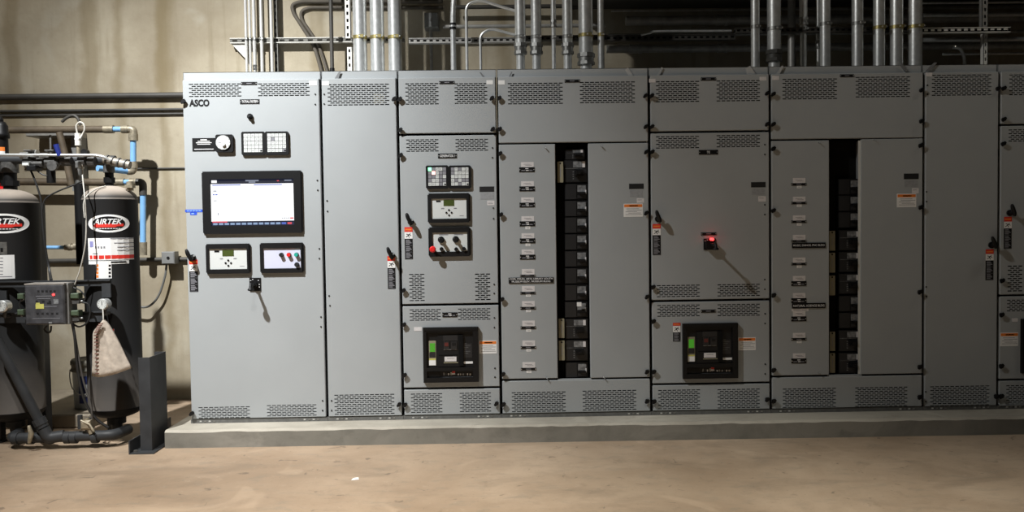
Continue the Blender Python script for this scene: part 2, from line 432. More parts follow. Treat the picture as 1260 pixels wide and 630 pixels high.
def vent_slots(r):
    """px rect -> list of slot rects (x0,x1,z0,z1)"""
    cx, cz, w, h = rect(*r)
    nr = max(3, int(round(h/.0137))); nr += (nr+1) % 2
    nc = max(2, int(round(w/.0335)))
    pz = h/nr; pxx = w/(nc); out = []
    for j in range(nr):
        z = cz+h/2-(j+.5)*pz
        if j % 2 == 0: xs = [cx-w/2+pxx*(i+.5) for i in range(nc)]
        else: xs = [cx-w/2+pxx*(i+1) for i in range(nc-1)]
        for x in xs: out.append((x-pxx*.40, x+pxx*.40, z-pz*.27, z+pz*.27))
    return out

def plate(mb, x0, x1, z0, z1, holes, y0, y1, ma):
    zs = sorted(set([z0, z1]+[h[2] for h in holes]+[h[3] for h in holes]))
    zs = [z for i, z in enumerate(zs) if i == 0 or z-zs[i-1] > 1e-5]
    for a, b in zip(zs[:-1], zs[1:]):
        m_ = (a+b)/2
        hs = sorted([h for h in holes if h[2] < m_ < h[3]])
        x = x0
        for h in hs:
            if h[0] > x: mb.box(x, h[0], y0, y1, a, b, ma)
            x = max(x, h[1])
        if x < x1: mb.box(x, x1, y0, y1, a, b, ma)

def knob(door, px, py, lim=None):
    c = at(px, py, 0)
    if lim: c.x = min(max(c.x, lim[0]+.0075), lim[1]-.0075)
    mb = MB()
    mb.cyl((c.x, 0, c.z), (c.x, -.008, c.z), .0122, BLACK, 18)
    mb.cyl((c.x, -.006, c.z), (c.x, -.012, c.z), .0105, BLACK, 18)
    # pointed quarter-turn bar
    d = Vector((.0125, 0, .0125)); n = Vector((.006, 0, -.006)); o = Vector((c.x, -.012, c.z))
    pr = [o-d*1.15+n*.7, o-d*1.15-n*.7, o-n*1.5, o+d*.9-n*.8, o+d*.9+n*.8, o+n*1.5]
    vs = pr+[p+Vector((0, -.010, 0)) for p in pr]
    mb.add(vs, [(0, 1, 2, 3, 4, 5), (11, 10, 9, 8, 7, 6)]+[(i, 6+i, 6+(i+1) % 6, (i+1) % 6) for i in range(6)], BLACK)
    mb.build('knob_latch', door)

def hinge(door, pts):
    mb = MB()
    for px, py in pts:
        c = at(px, py, 0); mb.cyl((c.x, .001, c.z), (c.x, -.003, c.z), .0052, BLACK, 12)
    mb.build('hinge_screws', door)

def door(cab, x0, x1, zt, zb, vents=(), knobs=(), hinges=(), name='door', holes=()):
    mb = MB(); hs = []
    for v in vents: hs += vent_slots(v)
    hs += list(holes)
    e = .0035
    plate(mb, x0+e, x1-e, zb+e, zt-e, hs, 0, .003, PAINT)
    o_ = [(x0, zb), (x1, zb), (x1, zt), (x0, zt)]; i_ = [(x0+e, zb+e), (x1-e, zb+e), (x1-e, zt-e), (x0+e, zt-e)]
    mb.add([(a_, .004, b_) for a_, b_ in o_]+[(a_, 0, b_) for a_, b_ in i_], [(k, (k+1) % 4, 4+(k+1) % 4, 4+k) for k in range(4)], PAINT)
    t = .003
    mb.box(x0, x0+t, .003, .024, zb, zt, PAINT); mb.box(x1-t, x1, .003, .024, zb, zt, PAINT)
    mb.box(x0, x1, .003, .024, zb, zb+t, PAINT); mb.box(x0, x1, .003, .024, zt-t, zt, PAINT)
    d = mb.build(name, cab)
    for k in knobs: knob(d, *k, (x0, x1))
    for h in hinges: hinge(d, h)
    return d

def stick(cab, r, ma, name, y=-.0012, lines=None, th=.0012, extra=None, label=None):
    """flat stuck-on plate with optional printed bars: lines = [(u0,u1,v0,v1,mat)] in 0..1, v up"""
    cx, cz, w, h = rect(*r)
    mb = MB(); mb.box(cx-w/2, cx+w/2, y, 0, cz-h/2, cz+h/2, ma)
    for (u0, u1, v0, v1, m2) in (lines or []):
        mb.box(cx-w/2+u0*w, cx-w/2+u1*w, y-.0006, y, cz-h/2+v0*h, cz-h/2+v1*h, m2)
    if extra: extra(mb, cx, cz, w, h, y)
    o = mb.build(name, cab)
    if label: o['label'] = label
    return o

def nameplate(cab, px, py, w=18, h=3.8, text=None, rows=1, tw=.8, label=None, scr=True, th=None):
    def ex(mb, cx, cz, W, H, y):
        if text:
            ls = text.split('\n'); n = len(ls)
            for i, t in enumerate(ls):
                mb.text(t, cx, cz+H*((n-1)/2-i)/n*.92, W*(tw if isinstance(tw, float) else tw[i]), (th or .5)*H/n*(1 if n == 1 else 1.35), y-.0008, INKW, .012)
        if scr:
            for s in (-1, 1): mb.cyl((cx+s*W*.46, y, cz), (cx+s*W*.46, y-.002, cz), .0032, GALV, 10)
    lines = None
    if not text:
        if rows == 1: lines = [(.34, .66, .38, .62, INK)]
        else: lines = [(.4, .6, .62, .78, INKW), (.14, .4, .25, .42, INK), (.44, .62, .25, .42, INKW), (.66, .86, .25, .42, INK)]
    return stick(cab, (px-w/2, py-h/2, px+w/2, py+h/2), BLACK, 'nameplate', -.003, lines, extra=ex, label=label)

def danger(cab, px, py, w, h, full=True):
    """danger sticker: red head, white pictogram, black instructions"""
    a = .15 if full else .16; b = .36 if full else .5
    cx, cz, W, H = rect(px, py, px+w, py+h)
    z1 = cz+H/2; y = -.0012
    mb = MB()
    mb.box(cx-W/2, cx+W/2, y, 0, cz-H/2, z1, BLACK)
    mb.box(cx-W/2, cx+W/2, y-.0005, y, z1-H*b, z1, WHITE)
    mb.box(cx-W/2, cx+W/2, y-.001, y-.0005, z1-H*a, z1, RED)
    mb.box(cx-W*.4, cx+W*.4, y-.0015, y-.001, z1-H*a*.66, z1-H*a*.36, ORANGE)
    # falling figure struck by a bolt
    zc = z1-H*(a+b)/2; s = W*.32; yy = y-.0012
    def bar(x0, z0, x1_, z1_, t=.0022):
        d = Vector((x1_-x0, 0, z1_-z0)).normalized(); n = Vector((-d.z, 0, d.x))*t
        A = Vector((cx+x0*s, yy, zc+z0*s)); B = Vector((cx+x1_*s, yy, zc+z1_*s))
        mb.add([A-n, B-n, B+n, A+n], [(0, 1, 2, 3)], BLACK)
    bar(-.2, -.1, .5, .5, .003); bar(.1, .2, -.9, .5); bar(.3, .3, 1, -.2); bar(-.2, -.1, -1, -.7); bar(-.1, -.1, .3, -.9); bar(.6, .6, .75, .75, .003)
    for k in range(3):
        zt = z1-H*(b+(1-b)*(k/3.15+.05)); hh = H*(1-b)/3.15*.82
        for j in range(4):
            zz = zt-hh*(j+.3)/4
            mb.box(cx-W*.36, cx+W*(.12+.24*((j*7+k*3) % 3)/2), y-.0006, y, zz-hh*.09, zz+hh*.06, INK)
        mb.box(cx-W*.42, cx+W*.42, y-.0006, y, zt-hh*1.1, zt-hh*1.06, INK)
    mb.build('danger_label', cab)

def warning(cab, r):
    lines = [(.03, .97, .74, .95, ORANGE), (.3, .75, .8, .88, BLACK)]
    for i, (a, b) in enumerate(((.15, .8), (.2, .95), (.1, .7), (.25, .9), (.1, .95))):
        lines.append((a, b, .6-.11*i, .63-.11*i, INK))
    return stick(cab, r, WHITE, 'warning_label', lines=lines)

def body(cab, x0, x1):
    a, b = x0+.004, x1-.004; D = 1.14; t = .003
    mb = MB()
    mb.box(a, a+t, .03, D, ZP+.03, HT+.055, PAINT); mb.box(b-t, b, .03, D, ZP+.03, HT+.055, PAINT)
    mb.box(a, b, D-t, D, ZP+.03, HT+.055, PAINT)
    mb.box(a, b, .03, D, HT+.052, HT+.055, PAINT)
    mb.box(a+.001, b-.001, .03, .033, HT-.004, HT+.055, PAINT)
    mb.box(a, b, .03, D, ZP+.03, ZP+.033, PAINT)
    # black gasket ring that the doors close on
    g = .02
    mb.box(a, a+g, .0262, .032, ZP+.03, HT, GASK); mb.box(b-g, b, .0262, .032, ZP+.03, HT, GASK)
    mb.box(a, b, .0262, .032, HT-.015, HT, GASK); mb.box(a, b, .0262, .032, ZP+.03, ZP+.05, GASK)
    # black plate added behind the doors, standing for the unlit interior
    mb.box(a+.01, b-.01, .13, .134, ZP+.04, HT-.01, GASK)
    mb.build('cabinet_body', cab)
    s = MB(); s.box(x0+.001, x1-.001, .006, D, ZP, ZP+.0265, SILL)
    for e in (x0+.06, x1-.16):
        for k in range(4): s.box(e+k*.03, e+k*.03+.014, .004, .006, ZP+.009, ZP+.018, GALVD if k % 2 else GALV)
    s.build('base_sill', cab)

def cabinet(i, label):
    x0, x1 = X[i], X[i+1]
    c = thing('switchgear_cabinet', label, 'electrical cabinet', ((x0+x1)/2, .57, ZP), 'switchgear cabinets standing in a row on the pad')
    body(c, x0, x1)
    return c, x0+G, x1-G
ZB = ZP+.031
def split(px, py): return zat(px, py)

def annunciator(cab, r, lit=(), dark=0.0, nx=5, ny=5):
    cx, cz, w, h = rect(*r)
    mb = MB(); mb.ocbox(cx-w/2, cx+w/2, -.015, 0, cz-h/2, cz+h/2, BLACK, .008)
    f = mb.build('annunciator', cab)
    tb = MB(); rnd = random.Random(int(r[0]))
    iw, ih = w*.80, h*.80; z0 = cz+h*.02
    for a in range(nx):
        for b in range(ny):
            x = cx-iw/2+iw*(a+.5)/nx; z = z0+ih/2-ih*(b+.5)/ny
            ma = PANELW if (dark == 0 or rnd.random() > dark) else INK
            if (a, b) in lit: ma = lit[(a, b)]
            W2, H2 = iw/nx*.45, ih/ny*.44
            tb.box(x-W2, x+W2, -.0175, -.015, z-H2, z+H2, ma)
            if ma is PANELW and rnd.random() < .75:
                tb.box(x-W2*.6, x+W2*.5, -.0180, -.0175, z+H2*.1, z+H2*.3, INK)
                if rnd.random() < .5: tb.box(x-W2*.6, x+W2*.2, -.0180, -.0175, z-H2*.4, z-H2*.2, INK)
    x = cx+iw/2-iw*.35/nx; z = z0-ih/2+ih*.4/ny
    tb.box(x-iw/nx*.25, x+iw/nx*.25, -.0185, -.0175, z-ih/ny*.2, z+ih/ny*.2, BLACK)
    tb.build('indicator_tiles', f)
    return f

def framed(cab, name, r, fr, ma, y=-.019):
    """black bezel (r) around a faceplate (fr, px rect)"""
    cx, cz, w, h = rect(*r)
    mb = MB(); hx, hz, hw, hh = rect(*fr)
    plate(mb, cx-w/2+.008, cx+w/2-.008, cz-h/2, cz+h/2, [(hx-hw/2, hx+hw/2, hz-hh/2, hz+hh/2)], y, -.001, BLACK)
    mb.box(cx-w/2, cx-w/2+.008, y+.006, -.001, cz-h/2+.008, cz+h/2-.008, BLACK)
    mb.box(cx+w/2-.008, cx+w/2, y+.006, -.001, cz-h/2+.008, cz+h/2-.008, BLACK)
    f = mb.build(name, cab)
    p = MB(); p.box(hx-hw/2, hx+hw/2, y+.008, 0, hz-hh/2, hz+hh/2, ma)
    return f, p, (hx, hz, hw, hh, y+.008)

def controller(cab, r, fr):
    f, p, (x, z, w, h, y) = framed(cab, 'generator_controller', r, fr, PANELW)
    p.build('faceplate', f)
    l = MB(); l.box(x-w*.15, x+w*.15, y-.002, y, z+h*.14, z+h*.44, LCD); l.build('display', f)
    kx, kz, q = x, z-h*.2, h*.13
    for dx, dz in ((0, 1), (0, -1), (1, 0), (-1, 0)):
        k = MB(); c = Vector((kx+dx*q, y-.003, kz+dz*q)); e = h*.055
        k.add([c+Vector((e, 0, 0)), c+Vector((0, 0, e)), c-Vector((e, 0, 0)), c-Vector((0, 0, e))], [(3, 2, 1, 0)], BLACK)
        k.cyl((c.x, y, c.z), (c.x, y-.0029, c.z), e*.9, BLK3, 10); k.build('arrow_key', f)
    for s in (-1, 1): MB().box(x+s*w*.18-.01, x+s*w*.18+.01, y-.001, y, z-h*.01, z+h*.04, INK).build('soft_key', f)
    MB().box(x-w*.36, x-w*.23, y-.001, y, z+h*.33, z+h*.41, BLACK).build('maker_plate', f)
    MB().box(x+w*.3, x+w*.42, y-.001, y, z-h*.37, z-h*.35, INK).build('printed_line', f)
    return f

def handle(cab, px, py, flip=0):
    """lever door handle: rose, padlock boss and grip that sticks out"""
    c = at(px, py, 0); o = c
    mb = MB()
    mb.cyl((c.x, 0, c.z), (c.x, -.012, c.z), .021, BLACK, 20)
    mb.cyl((c.x, -.012, c.z), (c.x, -.05, c.z), .013, BLACK, 16)
    dx = -.022 if not flip else -.03
    mb.tube(smooth_path([(c.x+.006, -.045, c.z-.018), (c.x, -.056, c.z), (c.x+dx*.6, -.060, c.z+.03), (c.x+dx, -.062, c.z+.058)], 5), [.011, .012, .0125, .013, .013, .013, .013, .013, .0135, .0135, .0135, .013, .012, .011, .009, .006], BLACK, 12)
    mb.cyl((c.x+.012, -.01, c.z+.012), (c.x+.012, -.02, c.z+.012), .006, GALV, 10)
    mb.build('door_handle', cab)

def bigbreaker(cab, r):
    x0, y0, x1, y1 = r; W = x1-x0; H = y1-y0
    def q(u0, v0, u1, v1): return (x0+u0*W, y0+v0*H, x0+u1*W, y0+v1*H)   # v down
    cx, cz, w, h = rect(*r)
    holes = []
    for s in (q(.06, .08, .90, .73), q(.07, .79, .90, .91)):
        a, b, c, d = rect(*s); holes.append((a-c/2, a+c/2, b-d/2, b+d/2))
    mb = MB(); plate(mb, cx-w/2, cx+w/2, cz-h/2, cz+h/2, holes, -.026, 0, BLACK)
    mb.box(cx-w/2+.006, cx+w/2-.006, -.029, -.026, cz+h/2-.02, cz+h/2-.006, BLACK)
    f = mb.build('power_breaker', cab)
    fc = MB()
    def bx(s, ya, yb, ma, M=fc):
        a, b, c, d = rect(*s); M.box(a-c/2, a+c/2, ya, yb, b-d/2, b+d/2, ma)
    bx(q(.06, .08, .90, .73), -.006, 0, BLK2); bx(q(.07, .79, .90, .91), -.004, 0, BLK2)
    bx(q(.26, .15, .66, .72), -.016, -.006, BLK2)            # central module
    bx(q(.36, .15, .62, .25), -.018, -.016, BLK3)
    bx(q(.64, .14, .72, .70), -.022, -.006, GASK)            # charging handle
    bx(q(.28, .50, .63, .515), -.018, -.016, GASK)
    bx(q(.73, .30, .88, .56), -.008, -.006, BLK3)
    for k in range(6): bx(q(.74, .30+.035*k, .78+.07*((k*5) % 3)/2, .305+.035*k), -.0085, -.008, CLEAR)
    fc.build('breaker_face', f)
    d = MB(); bx(q(.10, .25, .23, .70), -.010, -.006, BEIGE, d)
    bx(q(.11, .46, .22, .55), -.012, -.010, BLK3, d); bx(q(.105, .575, .225, .60), -.011, -.010, YELLOW, d); bx(q(.105, .60, .225, .695), -.0105, -.010, WHITE, d)
    d.build('trip_unit', f)
    d = MB(); bx(q(.118, .295, .212, .45), -.0125, -.010, LCDG, d); d.build('display', f)
    d = MB()
    bx(q(.37, .26, .47, .40), -.022, -.016, BLK3, d); bx(q(.50, .26, .61, .40), -.022, -.016, BLK3, d)
    bx(q(.385, .28, .455, .345), -.024, -.022, mat('dull_red_button', (.1, .015, .012, 1), .5, noise=.1), d)
    bx(q(.52, .28, .59, .33), -.024, -.022, BLK2, d); bx(q(.37, .40, .61, .41), -.020, -.016, CLEAR, d)
    d.build('push_buttons', f)
    d = MB(); bx(q(.385, .535, .60, .62), -.019, -.016, PINKW, d); bx(q(.37, .635, .63, .65), -.019, -.016, BEIGE, d)
    bx(q(.73, .625, .895, .665), -.008, -.006, WHITE, d); bx(q(.43, .56, .56, .568), -.0195, -.019, INK, d)
    d.build('rating_label', f)
    d = MB(); rn = random.Random(3)
    bx(q(.08, .81, .30, .90), -.009, -.004, BLACK, d)
    for k in range(12):
        u = .36+k*.043; bx(q(u, .82+rn.random()*.03, u+.02+rn.random()*.015, .875), -.008, -.004, [CLEAR, BLK3, PINKW, GALVD][k % 4], d)
    bx(q(.52, .80, .575, .835), -.010, -.004, RED, d); bx(q(.52, .83, .575, .86), -.010, -.004, PINKW, d)
    bx(q(.35, .905, .90, .912), -.006, -.004, CLEAR, d)
    d.build('racking_controls', f)
    return f

# ---- cabinet 1: total system section
c1, a, b = cabinet(0, 'wide grey cabinet at the left end of the row with a lit touchscreen')
door(c1, a, b, HT, ZB, vents=[(232.5, 102.5, 297, 119.5), (317.5, 102, 381, 118.5), (244, 500, 308, 515), (328, 497.5, 390, 512.5)],
     knobs=[(226.5, 125), (237, 508)],
     hinges=[[(388, 116), (388, 128.5)], [(390.5, 222), (391, 234)], [(393, 306), (393, 318)], [(395, 390), (395, 402)], [(397, 493), (397, 505)]])
def ex(mb, cx, cz, w, h, y): mb.text('ASCO', cx, cz, w, h, -.0012, BLACK, .022)
cx, cz, w, h = rect(233, 122.3, 257.5, 131.2)
o = MB().text('ASCO', cx, cz, w, h, -.001, BLACK, .05).build('lettering', c1)
nameplate(c1, 306.5, 102.6, 19, 3.4)
nameplate(c1, 307.3, 125, 23.5, 5.4, 'TOTAL SYSTEM', tw=.8, scr=True, th=.55)
stick(c1, (380.5, 99.5, 389.5, 105), WHITE, 'inspection_sticker')
# alarm horn near the top
c = at(308, 143.5, 0); hb = MB()
hb.cyl((c.x, 0, c.z), (c.x, -.012, c.z), .019, BLACK, 22); hb.cyl((c.x, -.012, c.z), (c.x, -.03, c.z), .014, BLACK, 22, .011); hb.cyl((c.x, -.03, c.z), (c.x, -.034, c.z), .007, BLK3, 16)
hb.build('alarm_buzzer', c1)
stick(c1, (237, 170, 264.8, 186), BLACK, 'instruction_plate', -.002, [(.36, .64, .84, .90, INKW), (.24, .76, .73, .78, INKW), (.16, .84, .62, .67, INKW), (.22, .78, .51, .56, INKW), (.08, .92, .13, .18, INKW)])
# round meter dial on a square black base
cx, cz, w, h = rect(266.5, 166, 287.5, 187.5)
mb = MB(); mb.ocbox(cx-w/2, cx+w/2, -.02, 0, cz-h/2, cz+h/2, BLACK, .008); mt = mb.build('dial_meter', c1)
dc = at(276, 175.8, 0); R_ = .047
mb = MB(); mb.cyl((dc.x, -.02, dc.z), (dc.x, -.028, dc.z), R_, PANELW, 40); mb.cyl((dc.x+.004, -.028, dc.z-.012), (dc.x+.004, -.04, dc.z-.012), .012, PANELW, 20)
for k in range(12):
    an = k*PI/6; mb.box(dc.x+.044*math.cos(an)-.0015, dc.x+.044*math.cos(an)+.0015, -.0286, -.028, dc.z+.044*math.sin(an)-.004, dc.z+.044*math.sin(an)+.004, INK)
mb.box(dc.x-.03, dc.x-.012, -.0286, -.028, dc.z-.002, dc.z+.003, INK)
mb.build('dial_face', mt)
annunciator(c1, (298, 162.5, 326.5, 191)); annunciator(c1, (327, 162.2, 355.5, 190.7), dark=.12)
# touchscreen
r = (250.5, 211, 372, 287); f, p, (x, z, w, h, y) = framed(c1, 'touchscreen', r, (261, 220.6, 361.5, 277.3), SCRD, -.017)
fsc = p.build('display', f)
mb = MB(); y -= .0006
def sb(u0, v0, u1, v1, ma, dy=0): mb.box(x-w/2+u0*w, x-w/2+u1*w, y-dy, y, z+h/2-v1*h, z+h/2-v0*h, ma)
sb(0, .10, 1, .905, SCRW)
sb(0.02, .115, .36, .135, SCRB, .0005); sb(.52, .115, .86, .135, SCRB, .0005)
for q in ((.03, .24, .07, .26), (.03, .45, .07, .465), (.08, .72, .09, .77)): sb(*q, SCRI, .0005)
sb(.025, .315, .045, .34, SCRB, .0005); sb(.055, .315, .08, .34, SCRB, .0005)
sb(.95, .835, .99, .865, SCRR, .0005)
for k in range(4): sb(.855+k*.025, .835, .866+k*.025, .86, SCRI, .0005)
sb(0.01, .90, .19, .93, SCRR, .0007); sb(.19, .90, 1, .905, SCRI, .0005)
sb(0, .93, 1, .985, SCRN, .0005)
for k in range(14):
    sb(.02+k*.069, .937, .072+k*.069, .98, SCRK if k < 12 else (SCRB if k == 12 else SCRR), .001)
sb(0.01, .02, .075, .075, SCRW, .0005); sb(.89, .025, .975, .05, SCRI, .0005); sb(.80, .035, .825, .055, SCRR, .0005)
sb(.42, .02, .58, .05, SCRI, .0005)
sb(.46, .055, .54, .08, SCRI, .0005)
mb.build('screen_graphics', f)
controller(c1, (254.5, 300, 308.5, 336.5), (258.5, 306, 304.5, 331))
f, p, (x, z, w, h, y) = framed(c1, 'button_station', (320.8, 298.8, 374, 335.5), (325, 305.5, 370.5, 330), PANELB)
p.build('faceplate', f)
for (px, py, ma, r_) in ((347, 313.5, BLK3, .0125), (356.3, 313.4, REDB, .0125), (365.5, 313.3, GREENB, .0125), (366, 325.4, BLK3, .0135)):
    c = at(px, py, 0); MB().cyl((c.x, y, c.z), (c.x, y-.006, c.z), r_+.002, BLACK, 18).cyl((c.x, y-.006, c.z), (c.x, y-.022, c.z), r_, ma, 18).build('push_button', f)
# rotary selector with pistol grip
def selector(cab, r, protrude, led=None, dp=0):
    cx, cz, w, h = rect(*r)
    mb = MB(); mb.box(cx-w/2, cx+w/2, -.006, 0, cz-h/2, cz+h/2, BLACK); mb.ocbox(cx-w*.4, cx+w*.4, -dp, -.006, cz-h*.42, cz+h*.3, BLACK, .01) if dp else None
    for (u, v) in ((-.38, .3), (-.2, .38), (.3, .3), (.38, 0), (.38, -.2), (-.1, .05)): mb.box(cx+u*w-.0035, cx+u*w+.0035, -.0068, -.006, cz+v*h-.002, cz+v*h+.002, INKW)
    f = mb.build('selector_switch', cab)
    g = MB(); g.cyl((cx, -.006, cz), (cx, -.03, cz), .017, BLACK, 20)
    g.cyl((cx, -.03, cz), (cx, -protrude, cz-.002), .009, BLACK, 14)
    g.tube(smooth_path([(cx-.002, -protrude+.012, cz+.01), (cx, -protrude, cz-.004), (cx, -protrude-.006, cz-.02), (cx, -protrude-.004, cz-.034)], 4), [.010]*8+[.013, .018, .020, .018, .010], BLACK, 12)
    g.build('grip', f)
    if led:
        c = at(*led, 0); MB().cyl((c.x, -.006, c.z), (c.x, -.016-dp, c.z), .0085, LEDR, 16).build('indicator_lamp', f)
    return f
selector(c1, (307.3, 341.8, 321, 358), .105)
def bl(cab):
    cx, cz, w, h = rect(228, 257.8, 249, 261.2); mb = MB(); mb.ocbox(cx-w/2, cx+w/2, -.001, 0, cz-h/2, cz+h/2, BLUE, .003)
    x2, z2, w2, h2 = rect(234, 261, 242.3, 264.6); mb.ocbox(x2-w2/2, x2+w2/2, -.001, 0, z2-h2/2, z2+h2/2+.001, BLUE, .003)
    for k in range(5): mb.box(cx-w*.40+k*w*.17, cx-w*.40+k*w*.17+w*.13, -.0016, -.001, cz-h*.15, cz+h*.2, BLUEL)
    mb.box(x2-w2*.3, x2+w2*.1, -.0016, -.001, z2-h2*.2, z2+h2*.2, BLUEL)
    mb.build('blue_tape_label', cab)
bl(c1)
danger(c1, 233.2, 319.5, 10.3, 39.5)
handle(c1, 237.5, 317)

# ---- cabinet 2
c2, a, b = cabinet(1, 'narrow plain grey cabinet beside the touchscreen cabinet')
door(c2, a, b, HT, ZB, vents=[(403, 103, 479, 130), (411, 484.5, 486, 510.5)], knobs=[(485.5, 122), (491.5, 497)],
     hinges=[[(399, 116), (399, 128)], [(402.5, 247), (403, 260)], [(405, 364), (406, 376)], [(408, 493), (408, 505)]])
stick(c2, (396.3, 100, 404.5, 105), WHITE, 'inspection_sticker')
danger(c2, 477, 315, 9.5, 40.5); handle(c2, 482.5, 314.5)
# the paper tag lying behind the upper vent
cx, cz, w, h = rect(459, 116, 473, 127, .03); MB().box(cx-w/2, cx+w/2, .031, .032, cz-h/2, cz+h/2, BEIGE).build('inner_tag', c2)

# ---- cabinet 3: generator section
c3, a, b = cabinet(2, 'grey generator cabinet with one breaker, two dials and a red stop button')
door(c3, a, b, HT, split(550, 163.8), vents=[(498.5, 102, 540, 129), (559, 102, 600, 128)], knobs=[(492.5, 122), (493, 160), (605.5, 121), (606.5, 159)])
bd = rect(521, 402, 589, 470)
door(c3, a, b, split(550, 166.6), split(550, 373.6), vents=[(499.5, 171, 540, 187), (560, 170.5, 601, 186), (503, 336.5, 523, 371), (584, 336, 604, 370)], knobs=[(493.5, 191), (497, 357)],
     hinges=[[(606, 182), (606, 194)], [(607, 256), (607.3, 269)], [(608, 350), (608, 361)]])
door(c3, a, b, split(550, 376.3), split(550, 476.4), vents=[(503.5, 380, 543, 395), (563, 379, 604, 394)], knobs=[(497.5, 399), (498.3, 461)],
     hinges=[[(608.3, 391), (608.3, 403)], [(609, 453), (609, 464)]])
door(c3, a, b, split(550, 479), ZB, vents=[(505, 483.5, 545, 508.5), (565, 482.5, 605, 507.5)], knobs=[(499, 497.5), (611, 496)], name='lower_panel')
nameplate(c3, 549.8, 101.5, 18.5, 3.4)
stick(c3, (598.5, 98.8, 606.5, 103.8), WHITE, 'inspection_sticker')
nameplate(c3, 550.5, 191.8, 23, 5.6, 'GENERATOR 1', tw=.78, th=.52)
annunciator(c3, (524.3, 203.8, 552, 232.3), {(0, 0): LEDG, (1, 1): LEDRW}, .35); annunciator(c3, (552.4, 203.8, 579.5, 232), {}, .3)
controller(c3, (526.5, 238, 578.5, 274), (531, 244.5, 574, 269))
f, p, (x, z, w, h, y) = framed(c3, 'switch_station', (527.5, 279.5, 579, 315.5), (532.3, 286, 575, 309.5), PANELW)
p.box(x-w*.3, x-w*.05, y-.0006, y, z+h*.36, z+h*.40, INK); p.box(x+w*.12, x+w*.38, y-.0006, y, z+h*.36, z+h*.40, INK)
p.build('faceplate', f)
for (px, py) in ((543, 295), (561, 294.5)):
    c = at(px, py, 0); g = MB(); g.cyl((c.x, y, c.z), (c.x, y-.012, c.z), .022, BLACK, 22); g.tube([(c.x-.012, y-.026, c.z+.01), (c.x, y-.03, c.z), (c.x+.004, y-.038, c.z-.018)], [.008, .012, .008], BLACK, 12)
    g.cyl((c.x, y-.012, c.z), (c.x, y-.045, c.z), .011, BLACK, 16); g.build('rotary_switch', f)
for (px, py) in ((543.5, 306.3), (561.5, 306.5), (571, 306)):
    c = at(px, py, 0); MB().cyl((c.x, y, c.z), (c.x, y-.02, c.z), .0125, BLACK, 18).build('toggle_knob', f)
c = at(533.3, 306.5, 0); MB().cyl((c.x, y, c.z), (c.x, y-.045, c.z), .011, BLACK, 16).cyl((c.x, y-.045, c.z), (c.x, y-.055, c.z), .021, REDB, 24).cyl((c.x, y-.055, c.z), (c.x, y-.062, c.z), .021, REDB, 24, .014).build('emergency_stop_button', f)
stick(c3, (590, 229.5, 608, 236), BLK3, 'serial_plate'); stick(c3, (599.5, 247, 608.5, 252.5), PINKW, 'paper_sticker', lines=[(.1, .7, .6, .7, INK), (.1, .8, .3, .4, INK)])
stick(c3, (591, 237, 607.5, 245), mat('clear_grey_sticker', (.27, .28, .29, 1), .5, noise=.1, nscale=60), 'serial_sticker')
danger(c3, 498, 279.5, 9.8, 39.5); handle(c3, 505.5, 273)
nameplate(c3, 553.5, 387.2, 18.5, 5.6, rows=2)
stick(c3, (509.5, 402.5, 519, 407.2), PINKW, 'paper_sticker')
bigbreaker(c3, (521, 402, 589, 470)); warning(c3, (589.6, 419, 611.3, 435.2))

# ---- distribution sections with a breaker column
def fbreaker(cab, r, kind, Y=.075):
    """moulded breaker behind the opening; kind: small / big / tall"""
    cx, cz, w, h = rect(*r, Y)
    mb = MB(); mb.box(cx-w/2, cx+w/2, Y-.03, Y+.02, cz-h/2+.002, cz+h/2-.002, BLK2)
    f = mb.build('circuit_breaker', cab)
    d = MB()
    if kind == 'small':
        d.box(cx+w*.05, cx+w*.42, Y-.036, Y-.03, cz-h*.02, cz+h*.38, CLEAR)
        d.box(cx+w*.05, cx+w*.42, Y-.034, Y-.03, cz-h*.40, cz-h*.22, BLK3)
        d.box(cx-w*.47, cx-w*.0, Y-.033, Y-.03, cz-h*.46, cz+h*.46, BLK3)
        d.build('breaker_cover', f)
        t = MB(); t.box(cx+w*.12, cx+w*.40, Y-.055, Y-.034, cz-h*.18, cz-h*.04, BLACK); t.box(cx+w*.38, cx+w*.43, Y-.04, Y-.03, cz-h*.15, cz+h*.1, PINKW); t.build('toggle', f)
    else:
        d.box(cx-w*.12, cx+w*.38, Y-.036, Y-.03, cz+h*.16, cz+h*.42, CLEAR)
        d.box(cx-w*.46, cx+w*.47, Y-.032, Y-.03, cz-h*.46, cz+h*.46, BLK3)
        d.box(cx-w*.46, cx+w*.3, Y-.0345, Y-.032, cz+h*.11, cz+h*.125, CLEAR)
        for k in range(4): d.box(cx-w*.14, cx-w*.09, Y-.034, Y-.032, cz-h*(.05+.1*k), cz-h*(.01+.1*k), CLEAR)
        d.box(cx+w*.28, cx+w*.4, Y-.0375, Y-.036, cz+h*.16, cz+h*.42, PINKW)
        d.build('breaker_cover', f)
        t = MB(); t.box(cx-w*.05, cx+w*.32, Y-.06, Y-.032, cz-h*.2, cz+h*.04, BLACK); t.box(cx+.0, cx+w*.2, Y-.075, Y-.06, cz-h*.14, cz-h*.02, BLACK); t.build('toggle', f)

def filler(cab, r, Y=.028):
    cx, cz, w, h = rect(*r, Y)
    mb = MB(); mb.box(cx-w/2, cx+w/2, Y, Y+.003, cz-h/2, cz+h/2, BEIGE)
    mb.cyl((cx, Y, cz+h*.42), (cx, Y-.001, cz+h*.42), .006, BLACK, 12)
    mb.box(cx-.002, cx+.002, Y-.0006, Y, cz-h*.25, cz+h*.2, INK)
    mb.build('filler_strip', cab)

